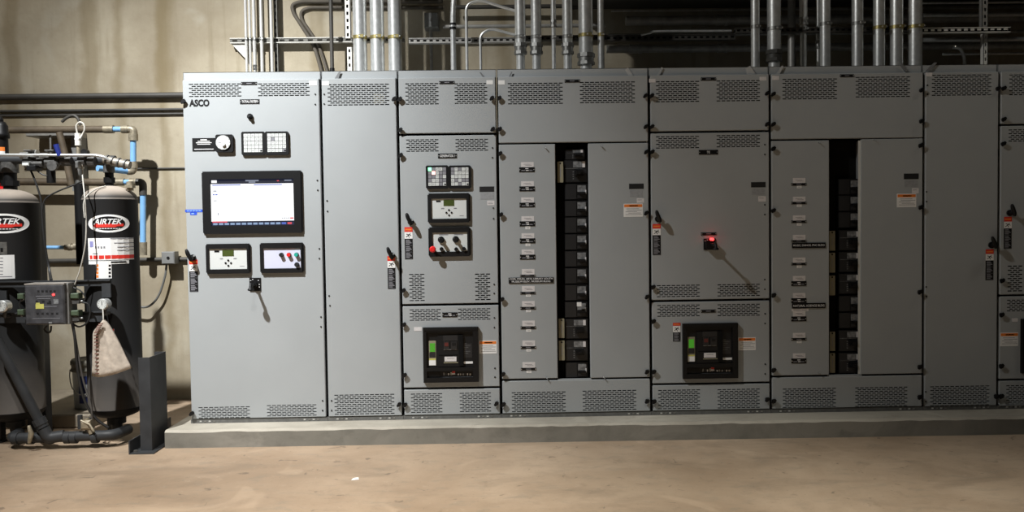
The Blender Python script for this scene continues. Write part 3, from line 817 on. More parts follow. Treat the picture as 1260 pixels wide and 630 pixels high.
def circuit_tag(cab, px, y0, y1, y2, small=None, w=15.6, bw=18.8, rows=1):
    """white card above a black engraved plate, sometimes a small white sticker below"""
    stick(cab, (px-w/2+.5, y0, px+w/2+.5, y1), PINKW, 'circuit_card', lines=[(.2, .75, .55, .62, INK), (.35, .85, .35, .42, INK)])
    nameplate(cab, px, (y1+y2)/2, bw, y2-y1, rows=rows)
    if small: stick(cab, (px-3+.6, y2+.2, px+3.6, y2+small), WHITE, 'small_sticker', lines=[(.2, .8, .4, .55, INK)])

c4, a, b = cabinet(3, 'wide grey distribution cabinet near the middle with a black column of breakers')
xs0, xs1 = at(684.8, 320, 0).x, at(725.3, 320, 0).x
def trimclips(cab, pts):
    for px, py in pts:
        c = at(px, py, 0); mb = MB(); mb.tube([(c.x-.004, 0, c.z+.003), (c.x-.004, -.012, c.z+.004), (c.x+.006, -.014, c.z-.008)], .0035, GALVD, 8); mb.build('quarter_turn_fastener', cab)
zt4, zm4, zb4 = split(705, 175.2), split(705, 178), split(705, 466)
door(c4, a, b, HT, split(705, 175), vents=[(624.5, 101.5, 693, 128.5), (713, 100, 782, 127)], knobs=[(613, 121), (614, 159), (794, 118), (794.5, 156)])
door(c4, a, xs0, split(650, 177.6), split(650, 466), knobs=[(615, 189), (616, 264), (616.5, 368), (617.5, 460)])
door(c4, xs1, b, split(760, 176.2), split(760, 464.6), knobs=[(795, 187), (795, 262), (796, 365), (796, 457)])
door(c4, a, b, split(705, 467.6), ZB, vents=[(629, 481.5, 697, 507.5), (716, 479.5, 784, 505.5)], knobs=[(618, 497), (796, 493)], name='lower_panel')
trimclips(c4, [(671, 182), (740, 180), (673, 465), (743, 464)])
nameplate(c4, 704, 99.7, 18.5, 3.4); stick(c4, (613, 99, 621, 104), WHITE, 'inspection_sticker')
def recess(cab, x0, x1, zt, zb):
    mb = MB(); t = .002
    mb.box(x0-.01, x1+.01, .098, .1, zb-.01, zt+.01, GASK)
    mb.box(x0-.012, x0-.01, .026, .1, zb, zt, GASK); mb.box(x1+.006, x1+.008, .004, .1, zb, zt, PAINTD)
    mb.box(x0, x1+.006, .004, .03, zb-.012, zb-.003, PAINT)
    mb.build('breaker_recess', cab)
recess(c4, xs0, xs1, zm4, zb4)
# tall main breaker on top, then small ones, two big ones, one small
fbreaker(c4, (695, 184, 719, 197), 'big')
fbreaker(c4, (694, 197, 722, 225), 'big')
for k, yy in enumerate((226, 246.6, 267, 287.6, 308.3, 329, 349.6, 370.3)): fbreaker(c4, (694.5, yy, 722.5, yy+20), 'small')
fbreaker(c4, (695, 391, 723, 416.5), 'big'); fbreaker(c4, (695, 417, 723, 443.5), 'big'); fbreaker(c4, (695.5, 444.5, 723, 464), 'small')
for r in ((686, 199, 693, 224.5), (687.5, 392, 694.5, 416), (687.8, 419, 694.8, 443.5)): filler(c4, r)
stick(c4, (710, 372, 715.5, 377), WHITE, 'white_tag', y=.012)
for (yy, bh, sm) in ((199.5, 5.8, 0), (223, 5.8, 0), (243, 5.6, 0), (266, 6, 3.8), (287, 6, 3.6), (307, 6, 0), (331, 2.3, 0), (352, 3, 3), (370.5, 3.2, 3.5), (394.5, 3.3, 3.5), (419, 3, 3.5), (445.5, 3, 3.4)):
    px = 648.3+(yy-199)*.008; circuit_tag(c4, px, yy, yy+6.3 if bh > 3.3 else yy+7, yy+6.3+bh if bh > 3.3 else yy+7+bh, sm, rows=2 if bh > 5 else 1)
cx, cz, w, h = rect(625.8, 341.3, 681, 348.2)
mb = MB(); mb.box(cx-w/2, cx+w/2, -.0055, -.0015, cz-h/2, cz+h/2, BLACK)
mb.text('COM, VISUAL ARTS, LIBRARY SOUTH', cx, cz+h*.24, w*.96, h*.36, -.006, INKW, .012); mb.text('MUSEUM ELEV., MUSEUM BLDG', cx, cz-h*.24, w*.86, h*.36, -.006, INKW, .012)
mb.build('building_nameplate', c4)
stick(c4, (774, 226, 792, 232.5), BLK3, 'serial_plate'); stick(c4, (783.5, 244, 792.5, 249.5), PINKW, 'paper_sticker', lines=[(.1, .7, .6, .7, INK)])
stick(c4, (775, 234, 791, 242), MATS['clear_grey_sticker'], 'serial_sticker')
warning(c4, (767.3, 250.6, 791, 266.8))

# ---- cabinet 5
c5, a, b = cabinet(4, 'grey cabinet right of centre with a red lamp above a rotary handle')
door(c5, a, b, HT, split(872, 160.8), vents=[(806.5, 99.3, 861, 126), (881, 98.3, 936, 125)], knobs=[(799.5, 118), (799.5, 156), (943.5, 115), (943.5, 153)])
door(c5, a, b, split(872, 163.3), split(872, 368.3), vents=[(806.5, 167, 861, 183), (881, 165.5, 936, 181.5), (807.5, 350, 862, 366), (882, 349, 936, 365)], knobs=[(799.8, 187), (802, 353)],
     hinges=[[(941, 178), (941, 190)], [(941, 252), (941, 264)], [(941, 344), (941, 356)]])
door(c5, a, b, split(872, 371), split(872, 470.8), vents=[(808, 374.5, 862, 390), (882, 373.5, 936, 389.3)], knobs=[(802.3, 395), (803, 457)], hinges=[[(941.3, 386), (941.3, 398)], [(941.5, 448), (941.5, 460)]])
door(c5, a, b, split(872, 473.3), ZB, vents=[(809, 478.8, 862.5, 504), (882, 477.8, 936, 503)], knobs=[(803, 493.5), (943.5, 491)], name='lower_panel')
nameplate(c5, 871.5, 97.2, 18.5, 3.6); stick(c5, (798.5, 97, 806.5, 101.5), PINKW, 'inspection_sticker'); stick(c5, (934.5, 94.5, 943, 99), PINKW, 'inspection_sticker')
nameplate(c5, 871.5, 187.3, 23.5, 5.6, 'TIE', tw=.16, th=.5)
nameplate(c5, 872, 287.8, 19, 3.4); nameplate(c5, 871.5, 382.8, 18.5, 3.6)
stick(c5, (924, 224, 942, 230.5), BLK3, 'serial_plate'); stick(c5, (933, 241.5, 942.5, 248), PINKW, 'paper_sticker', lines=[(.1, .7, .6, .7, INK)])
stick(c5, (925, 232, 941, 240), MATS['clear_grey_sticker'], 'serial_sticker')
selector(c5, (865.5, 293.5, 880.5, 307.5), .16, (874.3, 294.3), .045)
danger(c5, 803, 275.5, 10, 38.5); handle(c5, 809.5, 269.5)
danger(c5, 828, 397, 9.3, 23.5, False)
bigbreaker(c5, (839, 397, 907.5, 465.5)); warning(c5, (908.3, 415, 930, 431))

# ---- cabinet 6
c6, a, b = cabinet(5, 'wide dim grey distribution cabinet right of the red lamp with a breaker column')
xs0, xs1 = at(1020.3, 320, 0).x, at(1059.8, 320, 0).x
door(c6, a, b, HT, split(1040, 170.3), vents=[(962, 96.3, 1031, 122.5), (1052, 93.8, 1121, 120)], knobs=[(951, 116), (951, 153), (1133, 111), (1133, 149)])
door(c6, a, xs0, split(985, 173), split(985, 461.8), knobs=[(951, 183), (951, 259), (951.5, 363), (951.5, 455)])
door(c6, xs1, b, split(1097, 170.8), split(1097, 460), knobs=[(1132, 179), (1132, 255), (1131, 359), (1131, 451)])
door(c6, a, b, split(1040, 463.3), ZB, vents=[(962, 477, 1030, 502.3), (1051, 475.5, 1118, 501)], knobs=[(951.5, 493), (1131, 488)], name='lower_panel')
trimclips(c6, [(1008, 176), (1076, 173), (1008, 459)])
nameplate(c6, 1042, 93.2, 17, 3.2); stick(c6, (950, 93.5, 958.5, 98.5), PINKW, 'inspection_sticker')
recess(c6, xs0, xs1, split(1040, 173), split(1040, 461))
a_ = at(1060, 200, 0).x; MB().box(xs1-.001, xs1+.0, .0, .02, split(1040, 461), split(1040, 173), PAINT).box(xs1-.016, xs1-.001, .012, .016, split(1040, 461), split(1040, 173), mat('lit_edge_grey', (.55, .55, .52, 1), .45, noise=.05)).build('lit_door_edge', c6)  # pale strip added to show the door edge catching light
for yy in (200.5, 220.7, 241):
    fbreaker(c6, (1029, yy+19.5, 1057, yy+39.5), 'small')
for yy in (282.5, 309, 335.7): fbreaker(c6, (1029.5, yy, 1057, yy+26), 'big')
for yy in (363, 383.5): fbreaker(c6, (1029.5, yy, 1057, yy+20), 'small')
fbreaker(c6, (1029.5, 405, 1057, 432), 'big'); fbreaker(c6, (1029.5, 432.5, 1057, 459), 'big')
for r in ((1020.5, 284, 1027.5, 308.5), (1020.5, 311, 1027.5, 335.5), (1020.5, 339, 1027.5, 363.5), (1021, 408, 1027.5, 432), (1021, 434.5, 1027.5, 459)): filler(c6, r)
for (yy, bh, sm) in ((219, 3, 3.3), (242, 3, 3.3), (265, 3, 3.3), (289, 2.5, 0), (317, 3, 3.3), (339.5, 6, 0), (360.5, 6, 0), (383, 6, 0), (409.5, 3, 3.3), (434.7, 6, 0)):
    circuit_tag(c6, 982.8, yy, yy+6.3, yy+6.3+bh, sm, rows=2 if bh > 5 else 1)
for (r, t) in (((974, 298.6, 1015.8, 305.2), 'MUSIC, DANCE, PNC BLDG'), ((974, 372.8, 1015.8, 379.2), 'NATURAL SCIENCE BLDG')):
    cx, cz, w, h = rect(*r); mb = MB(); mb.box(cx-w/2, cx+w/2, -.0055, -.0015, cz-h/2, cz+h/2, BLACK); mb.text(t, cx, cz, w*.93, h*.42, -.006, INKW, .012); mb.build('building_nameplate', c6)
stick(c6, (974, 379.8, 995, 383), PINKW, 'small_sticker', y=-.002, lines=[(.1, .5, .4, .55, INK), (.6, .9, .4, .55, INK)])
stick(c6, (1112, 213.5, 1130.5, 220.5), BLK3, 'serial_plate'); stick(c6, (1122, 231.5, 1130.5, 238), PINKW, 'paper_sticker', lines=[(.1, .7, .6, .7, INK)])
stick(c6, (1113, 222, 1129.5, 230), MATS['clear_grey_sticker'], 'serial_sticker')
warning(c6, (1103.3, 238.3, 1127.5, 255))

# ---- cabinet 7
c7, a, b = cabinet(6, 'narrow plain dim grey cabinet near the right edge with one lever handle')
door(c7, a, b, HT, ZB, vents=[(1145.5, 91.3, 1221, 118), (1143, 474, 1219, 500)], knobs=[(1227, 109), (1225.5, 487)],
     hinges=[[(1141, 105), (1141, 116)], [(1140, 236), (1140, 248)], [(1139.5, 353), (1139.5, 365)], [(1139, 482), (1139, 494)]])
stick(c7, (1139, 89.5, 1147, 94), PINKW, 'inspection_sticker')
danger(c7, 1212.5, 306.5, 10, 38.5); handle(c7, 1219.5, 301.5, 1)

# ---- cabinet 8 (cut by the frame)
c8, a, b = cabinet(7, 'grey cabinet cut off by the right edge of the photo')
door(c8, a, b, HT, split(1245, 152.4), vents=[(1241, 91, 1283, 117.5), (1303, 91, 1345, 117.5)], knobs=[(1234, 109), (1234, 147)])
door(c8, a, b, split(1245, 154.8), split(1245, 362.4), vents=[(1240, 158.5, 1282, 174.5), (1302, 158.5, 1343, 174.5), (1239, 326, 1259, 359.5)], knobs=[(1233.5, 177), (1232, 345)])
door(c8, a, b, split(1245, 364.8), split(1245, 466.2), vents=[(1238, 368, 1280, 383.5), (1300, 368, 1341, 383.5)], knobs=[(1231.5, 387), (1231, 450)])
door(c8, a, b, split(1245, 468.6), ZB, vents=[(1237, 473, 1278, 498.5), (1298, 473, 1338, 498.5)], knobs=[(1231, 487)], name='lower_panel')
danger(c8, 1235, 266.5, 9.8, 40); handle(c8, 1242, 262)
stick(c8, (1245, 391.5, 1252.5, 396), PINKW, 'paper_sticker')
bigbreaker(c8, (1254.5, 391, 1322, 459)); warning(c8, (1230.3, 409, 1253.3, 426))

# small lifting lugs and tape flaps along the cabinet tops
def flap(cab, seq, ma=PAINTD):
    P = [at(*q) for q in seq]; n = Vector((0, .0015, 0))
    vs = [p-n for p in P]+[p+n for p in P]; k = len(P)
    mb = MB(); mb.add(vs, [tuple(range(k)), tuple(reversed(range(k, 2*k)))]+[(i, k+i, k+(i+1) % k, (i+1) % k) for i in range(k)], ma); mb.build('corner_flap', cab)
TAB = mat('pale_flap', (.42, .43, .43, 1), .4, noise=.1)
Yt = .02
flap(c2, [(411.5, 97, Yt), (417, 88.5, Yt), (419.5, 88, Yt), (416.5, 97, Yt)])
flap(c3, [(590, 89, Yt), (592, 89, Yt), (597.5, 96.5, Yt), (595, 96.5, Yt)])
flap(c4, [(625.5, 96, Yt), (629, 88.5, Yt), (630.5, 88.5, Yt), (627.5, 96, Yt)])
flap(c4, [(769, 86, Yt), (772.5, 83, Yt), (779, 92.5, Yt), (774, 94, Yt)], TAB)
flap(c5, [(808, 93.5, Yt), (814, 82.5, Yt), (815.3, 83, Yt), (810, 94, Yt)], TAB)
flap(c5, [(917.5, 84, Yt), (923, 81, Yt), (930, 91, Yt), (919, 92, Yt)], TAB)
flap(c6, [(954, 91.5, Yt), (962, 81, Yt), (964, 81, Yt), (959.5, 91, Yt)], TAB)
flap(c6, [(1107, 80, Yt), (1110, 78, Yt), (1118, 88, Yt), (1113, 88, Yt)])
flap(c7, [(1139, 87, Yt), (1150, 76.5, Yt), (1153, 77, Yt), (1145, 87, Yt)])
# ------------------------------------------------------------------ conduits and struts above the cabinets
ZTOP = HT+.056
def conduit(px, w, Y, label, coup=(), clamps=(), cat='conduit', group=None, ma=GALV, py=50, z0=None, fit=GALVD, clm=GALVD, wfac=1.0, below=None, lean=0):
    s = scale_at(Y); c = at(px, py, Y); r = w/2*s
    z0 = ZTOP if z0 is None else z0
    o = thing('steel_conduit', label, cat, (c.x, Y, z0), group)
    mb = MB()
    if coup:
        zc = at(px, (coup[0][0]+coup[0][1])/2, Y).z
        mb.cyl((c.x, Y, z0), (c.x, Y, zc), r*.82, ma, 24); mb.cyl((c.x, Y, zc), (c.x, Y, 4.4), r, ma, 24)
    else: mb.cyl((c.x, Y, z0), (c.x, Y, 4.4), r, ma, 24)
    mb.build('pipe', o)
    for (a, b) in coup:
        za, zb = at(px, a, Y).z, at(px, b, Y).z; m = (za+zb)/2; h = za-zb
        k = MB()
        k.cyl((c.x, Y, zb), (c.x, Y, zb+h*.28), r*1.22, fit, 8, smooth=False); k.cyl((c.x, Y, zb+h*.28), (c.x, Y, zb+h*.66), r*1.1, fit, 24)
        k.cyl((c.x, Y, zb+h*.66), (c.x, Y, za), r*1.25, fit, 8, smooth=False)
        k.build('coupling', o)
    for a in clamps:
        z = at(px, a, Y).z; k = MB(); hh = 2.1*s
        k.cyl((c.x, Y, z-hh), (c.x, Y, z+hh), r*1.06, clm, 24)
        k.box(c.x+r*.2, c.x+r*.7, Y-r*1.35, Y-r*.8, z-hh*.9, z+hh*.9, clm); k.cyl((c.x+r*.0, Y-r*1.15, z), (c.x+r*.9, Y-r*1.15, z), hh*.5, GALV, 8)
        k.build('pipe_clamp', o)
    return o

def strut_h(px0, px1, py, Y, label, hpx=7, ma=STRUT, slots=True, step=7.4, slotm=HOLE, face=None):
    a = at(px0, py, Y); b = at(px1, py, Y); s = scale_at(Y); h = hpx*s; z = (a.z+b.z)/2
    # slotted channel: front web with real slots, two flanges
    mb = MB(); hs = []
    n = int((b.x-a.x)/(step*s))
    for i in range(n):
        x = a.x+(i+.5)*(b.x-a.x)/n; hs.append((x-step*s*.28, x+step*s*.28, z-h*.17, z+h*.17))
    plate(mb, a.x, b.x, z-h/2, z+h/2, hs if slots else [], Y, Y+.003, face or ma)
    mb.box(a.x, b.x, Y-.006, Y+.04, z+h/2-.006, z+h/2, ma); mb.box(a.x, b.x, Y-.006, Y+.04, z-h/2, z-h/2+.006, ma)
    mb.box(a.x, b.x, Y+.037, Y+.04, z-h/2, z+h/2, slotm)
    o = mb.build('strut_channel', None, ((a.x+b.x)/2, Y, z)); return tag(o, label, 'metal strut', 'slotted strut channels above the cabinets')

def strut_v(px, py0, py1, Y, label, w=7, ma=ZINCW, z=None, step=8.3):
    s = scale_at(Y); c = at(px, 45, Y); z1 = at(px, py0, Y).z if py0 > -900 else 4.4; z0 = at(px, py1, Y).z if py1 < 900 else ZTOP
    hs = []; n = max(1, int((z1-z0)/(step*s)))
    for i in range(n):
        zz = z0+(i+.5)*(z1-z0)/n; hs.append((c.x-w*s*.17, c.x+w*s*.17, zz-step*s*.24, zz+step*s*.24))
    mb = MB(); plate(mb, c.x-w*s/2, c.x+w*s/2, z0, z1, hs, Y, Y+.003, ma)
    mb.box(c.x-w*s/2, c.x-w*s/2+.004, Y, Y+.04, z0, z1, ma); mb.box(c.x+w*s/2-.004, c.x+w*s/2, Y, Y+.04, z0, z1, ma); mb.box(c.x-w*s/2, c.x+w*s/2, Y+.038, Y+.04, z0, z1, HOLE)
    o = mb.build('strut_channel', None, (c.x, Y, z0)); return tag(o, label, 'metal strut', 'slotted strut channels above the cabinets')

GC = 'steel conduits rising from the cabinet tops'
# thin white-lit conduits on the left
for (px, w, lab, cp_) in ((303, 3.6, 'thin pale conduit, leftmost of all that rise above the touchscreen cabinet', ()), (307.7, 3.0, 'thin pale conduit almost touching the leftmost one above the touchscreen cabinet', ()), (313, 4.4, 'thin pale conduit with a coupling just above the touchscreen cabinet', ((80, 86),)),
                          (322, 4.2, 'thin pale conduit between the coupled one and the dark slotted strut', ()), (334.3, 4.2, 'thin pale conduit just in front of the dark slotted strut', ())):
    conduit(px, w, 1.29, lab, coup=cp_, clamps=(48,) if px < 330 else (), z0=1.9, group=GC, ma=mat('pale_conduit', (.6, .59, .56, 1), .4, metal=.4, noise=.06), fit=GALVD)
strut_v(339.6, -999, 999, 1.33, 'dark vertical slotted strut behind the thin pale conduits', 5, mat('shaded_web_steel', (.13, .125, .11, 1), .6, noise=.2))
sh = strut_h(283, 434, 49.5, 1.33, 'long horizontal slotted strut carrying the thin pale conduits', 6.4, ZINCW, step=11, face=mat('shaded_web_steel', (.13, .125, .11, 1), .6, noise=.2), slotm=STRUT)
mb = MB(); p = [at(284, 53, 1.34), at(303, 53, 1.34), at(302, 72, 1.34)]; q_ = [v+Vector((0, .02, 0)) for v in p]
mb.add(p+q_, [(0, 1, 2), (5, 4, 3), (0, 3, 4, 1), (1, 4, 5, 2), (2, 5, 3, 0)], ZINCW); br = mb.build('support_bracket', None, p[0]); tag(br, 'pale triangular bracket under the left end of the horizontal strut', 'bracket')
# black cable conduit with a cap
c = at(408, 50, 1.22); o = thing('black_conduit', 'black vertical conduit left of the white slotted strut', 'conduit', (c.x, 1.22, ZTOP))
ze_ = at(408, 84, 1.22).z; MB().cyl((c.x, 1.22, 1.9), (c.x, 1.22, 4.4), 2.4*scale_at(1.22), DARKC, 16).build('pipe', o); MB().cyl((c.x, 1.22, ze_-.2), (c.x, 1.22, ze_), 3*scale_at(1.22), BLACK, 16).build('end_fitting', o)
# soft conduit shadows on the wall, built as dark bent tubes
def run(name, pts, r, ma, label, cat, group=None, n=12, rad=.12):
    mb = MB(); mb.tube(bend_path(pts, rad), r, ma, n); o = mb.build(name, None, pts[0]); return tag(o, label, cat, group)
BENTM = mat('conduit_shadow_brown', (.085, .072, .055, 1), .7, noise=.2)
for (seq, rr, lab) in (([(397, 92), (387, 56), (361, 16), (359, 6), (370, 2), (545, 2)], 2.4, 'dark tube modelling a bent shadow on the wall, the outer of two'), ([(404, 92), (393, 56), (371, 24), (370, 14), (380, 9.5), (545, 9.5)], 2.1, 'dark tube modelling a bent shadow on the wall, the inner of two')):
    rw = rr*scale_at(1.34); run('bent_tube', [Vector((at(x, y, YW-rw).x, YW-rw, at(x, y, YW-rw).z)) for x, y in seq], rw, BENTM, lab, 'conduit', 'bent wall shadows modelled as dark tubes', rad=.1)
strut_v(428, -999, 47, .82, 'white vertical slotted strut, the piece above the horizontal strut', 7.2, ZINCW)
strut_v(429.5, 58, 999, .82, 'white vertical slotted strut, the short piece below the horizontal strut', 6.6, ZINCW)
conduit(443, 16.5, .82, 'thick shiny conduit beside the white slotted strut, leftmost of three', clamps=(46.5,), group=GC, clm=GOLD)
conduit(464.3, 17, .82, 'thick shiny conduit, middle of the left three', clamps=(46.5,), group=GC, clm=GOLD)
conduit(486, 16.5, .82, 'thick shiny conduit, rightmost of the left three', clamps=(46.5,), group=GC, clm=GOLD)
strut_h(433, 497, 49, .88, 'short strut behind the three thick shiny conduits on the left', 6)
# middle group
def stub(seq, w, Y, label, clampy=None, rad=.16):
    s = scale_at(Y); pts = [at(x, y, Y) for x, y in seq]; pts[0].z = ZTOP; pts[0].x = pts[1].x
    o = thing('bent_steel_conduit', label, 'conduit', pts[0], GC)
    MB().tube(bend_path(pts, rad, 9), w/2*s, GALV, 18).build('pipe', o)
    if clampy:
        c = at(clampy[0], clampy[1], Y); MB().cyl((pts[1].x, Y, c.z-.022), (pts[1].x, Y, c.z+.022), w*.62*s, BLACK, 18).cyl((pts[1].x, Y, c.z-.006), (pts[1].x, Y, c.z+.006), w*.66*s, GALV, 18).build('coupling', o)
stub([(559.5, 88), (557, 12), (562, -30), (580, -60)], 6.6, .45, 'conduit with a black coupling curving away at the top, left of two thin hooks', (558.5, 32.5), .3)
stub([(574, 88), (573.5, 5), (592, 0), (612, 7), (636, 14)], 3.6, .5, 'thin conduit hooking over to the right near the top, the taller of two', None, .11)
stub([(589, 88), (591, 42), (604, 35), (634, 43)], 3.2, .5, 'thin conduit hooking over to the right, the lower of two', None, .09)
strut_h(503, 652, 49.5, .62, 'horizontal slotted strut behind the two hooked conduits', 6.4, STRUT)
conduit(640.3, 13, .42, 'conduit with a coupling, left of the matching pair right of the hooks', coup=((53.5, 67),), clamps=(46,), group=GC, clm=GALVD)
conduit(659.8, 13, .42, 'conduit with a coupling, right of the matching pair right of the hooks', coup=((53.5, 67),), clamps=(46,), group=GC)
conduit(681.2, 6.2, .42, 'thin conduit with a small high coupling between two coupled thicker ones', coup=((24.5, 33.5),), clamps=(46,), group=GC)
conduit(698.3, 12.5, .42, 'conduit with a coupling just left of the thickest conduit', coup=((53.5, 67),), clamps=(45.5,), group=GC)
conduit(720.8, 17.5, .42, 'thickest conduit of the middle group with a heavy low coupling', coup=((66, 80),), clamps=(44,), group=GC, clm=GOLD)
conduit(739.5, 8, .42, 'slim conduit right of the thickest middle conduit with a yellowish clamp', clamps=(43,), group=GC, clm=GOLD)
strut_h(633, 746, 46.5, .50, 'dark strut behind the middle group of conduits', 6, DARKC)
# right group
conduit(929.3, 10.5, .42, 'slim shiny conduit, leftmost of the right-hand group', clamps=(33.5,), group=GC)
conduit(952.5, 16.5, .42, 'thick conduit with a heavy coupling in the right-hand group', coup=((62, 76),), clamps=(36,), group=GC, fit=DARKC)
conduit(974, 9, .95, 'dim conduit set back behind the right-hand group', group=GC, ma=STRUT)
conduit(988.5, 10, .55, 'conduit with a small coupling next to the dim set-back one', coup=((22, 31),), clamps=(36,), group=GC)
conduit(1006.5, 5, .60, 'thinnest conduit half hidden in the right-hand group', coup=((50, 60),), group=GC, ma=GALV)
conduit(1015.3, 12.5, .40, 'conduit standing just in front of the thinnest one', clamps=(30,), group=GC, clm=GALVD)
conduit(1055, 13.5, .40, 'lone conduit in the wide gap of the right-hand group', clamps=(29.5,), group=GC)
conduit(1081.5, 14, .42, 'first from the left of three close thick conduits at right', clamps=(34.5,), group=GC, clm=GOLD)
conduit(1102.8, 15.5, .42, 'middle of three close thick conduits at right', clamps=(34,), group=GC, clm=GOLD)
conduit(1125.8, 16.5, .42, 'rightmost of three close thick conduits at right', clamps=(33.5,), group=GC, clm=GOLD)
strut_h(905, 1140, 36.5, .52, 'dark strut behind the right-hand group of conduits', 6, DARKC)
strut_h(1135, 1243, 37, .50, 'slotted strut ending in the open right of the thick conduits', 6.4, ZINCW, face=HOLE)
a_ = at(1135, 37.5, .5); b_ = at(1241, 36, .5); mb = MB(); n = 13
for i in range(n):
    x = a_.x+(i+.5)*(b_.x-a_.x)/n; mb.box(x-.013, x+.013, .492, .498, a_.z-.006+(b_.z-a_.z)*i/n-.0, a_.z+.006+(b_.z-a_.z)*i/n, ZINCW)
o = mb.build('strut_tabs', None, (a_.x, .49, a_.z)); o.parent = bpy.data.objects[[k for k in bpy.data.objects.keys() if k.startswith('strut_channel')][-1]]; o.matrix_parent_inverse = Matrix.Translation(-Vector(o.parent.location)); o.location = (a_.x, .49, a_.z)
strut_v(1212, -999, 33, .56, 'grey vertical strut at the upper right above the slotted strut', 7.5, STRUT)
strut_v(1213, 41, 999, .56, 'white slotted vertical strut at the right below the horizontal one', 5.6, ZINCW)

# horizontal pipes behind, on the dark part of the wall
def hpipe(px0, px1, py, w, Y, label, couplings=(), name='wall_pipe', ma=STRUT, dy=0.0, group='horizontal pipes on the dark wall'):
    a = at(px0, py, Y); b = at(px1, py, Y); z = (a.z+b.z)/2; s = scale_at(Y); r = w/2*s
    o = thing(name, label, 'pipe', (a.x, Y, z), group)
    MB().cyl((a.x, Y, z), (b.x, Y, z+dy), r, ma, 20).build('pipe', o)
    for (p0, p1) in couplings:
        x0 = at(p0, py, Y).x; x1 = at(p1, py, Y).x; k = MB(); h = (x1-x0)
        k.cyl((x0, Y, z), (x0+h*.25, Y, z), r*1.2, ma, 20).cyl((x0+h*.3, Y, z), (x0+h*.6, Y, z), r*1.12, ma, 20).cyl((x0+h*.7, Y, z), (x1, Y, z), r*1.2, ma, 20)
        k.build('coupling', o)
    return o
DST = mat('dull_wall_pipe', (.36, .35, .33, 1), .4, metal=.3, noise=.2, nscale=14)
hpipe(752, 1300, 11, 3, 1.25, 'thin pipe, topmost of those across the dark wall', ma=DST)
hpipe(770, 1300, 23.5, 11, 1.2, 'thick pipe with a ribbed coupling high on the dark wall', ((881, 896),), ma=DST)
hpipe(748, 1300, 41, 4, 1.15, 'thin pipe behind the strut line on the dark wall', ma=DST)
hpipe(746, 1300, 58, 9.5, 1.2, 'thick lower pipe across the dark wall', ((774, 790), (883, 895)), ma=DST)
hpipe(1160, 1300, 66, 3, 1.0, 'short thin pipe low at the right above the plain cabinets', ma=GALV)
hpipe(1135, 1300, 18, 5, 1.0, 'bright pipe right of the thick conduits near the top', ma=GALV)
hpipe(1135, 1300, 3, 3, 1.0, 'thin bright pipe at the very top right', ma=GALV)
hpipe(1135, 1300, 48.5, 5.5, .95, 'bright pipe right of the thick conduits below the slotted strut', ma=GALV)
strut_h(745, 905, 46, .9, 'dark slotted strut crossing the dark wall', 7, DARKC)
hpipe(545, 745, 32, 4.5, 1.25, 'thin pipe running level behind the two hooked conduits', ma=DST, group='pipes behind the hooked conduits')
hpipe(560, 745, 8, 5, 1.3, 'pipe running level at the top behind the hooked conduits', ma=DARKC, group='pipes behind the hooked conduits')
c = at(531, 26, 1.3); mb = MB(); s = scale_at(1.3); mb.bbox(c.x-8.5*s, c.x+8.5*s, 1.26, YW, c.z-9*s, c.z+9*s, BOXG, .006); mb.cyl((c.x, 1.255, c.z), (c.x, 1.26, c.z), .01, GALVD, 10)
jb = mb.build('junction_box', None, (c.x, 1.3, c.z)); tag(jb, 'dim square junction box on the wall left of the hooked conduits', 'junction box')
run('wall_conduit', [at(530, 35, 1.34), at(531, 86, 1.34)], 2*scale_at(1.34), STRUT, 'thin conduit dropping from the dim square junction box', 'conduit')
mb = MB(); mb.tube(smooth_path([at(1172, 58, .7), at(1181, 60, .7), at(1186, 70, .7), at(1187, 84, .7)]), .012, GALV, 10); o = mb.build('flexible_conduit', None, at(1187, 84, .7)); tag(o, 'small flexible conduit curving down left of the white vertical strut', 'conduit')
mb = MB(); mb.tube(smooth_path([at(789, 43, .75), at(800, 40.5, .75), at(812, 38.5, .75), at(900, 38, .75)]), .009, GALV, 10); o = mb.build('bent_tube', None, at(789, 43, .75)); tag(o, 'bright thin conduit bending in front of the dark wall strut', 'conduit')

# ------------------------------------------------------------------ pipes and box on the left wall
GW = 'dark pipes running level along the left wall'
for (y, w, lab, x0, x1, ma) in ((118, 7.5, 'thick dark pipe along the left wall, topmost of the level ones', -60, 300, DARKC), (135, 3.2, 'thin dark pipe, upper of the close pair on the left wall', -60, 300, DARKC), (140.5, 3, 'thin dark pipe, lower of the close pair on the left wall', -60, 300, DARKC),
                         (207, 2.2, 'thinnest dark pipe beside the blue upright pipe on the left wall', 120, 300, DARKC), (319.5, 5.4, 'dark pipe along the left wall passing behind the small grey box', 40, 300, DARKC)):
    Y = 1.36; a = at(x0, y, Y); b = at(x1, y, Y); s = scale_at(Y); z = at(190 if y > 150 else 120, y, Y).z
    mb = MB(); mb.cyl((a.x, YW-w/2*s-.002, z), (b.x, YW-w/2*s-.002, z), w/2*s, ma, 16); o = mb.build('wall_pipe', None, (a.x, YW, z)); tag(o, lab, 'pipe', GW)
c = at(210, 317, 1.33); s = scale_at(1.3); mb = MB(); mb.bbox(c.x-7.8*s, c.x+7.8*s, 1.27, YW-.035, c.z-7.5*s, c.z+7.5*s, BOXG, .006); mb.cyl((c.x+.003, 1.265, c.z), (c.x+.003, 1.27, c.z), .012, BLACK, 12)
o = mb.build('junction_box', None, (c.x, YW, c.z)); tag(o, 'small grey junction box on the bare wall beside the touchscreen cabinet', 'junction box')
pts = [at(205, 325, 1.33), at(203, 340, 1.33), at(196, 362, 1.33), at(186, 375, 1.33), at(174, 378, 1.3), at(150, 374, 1.3)]
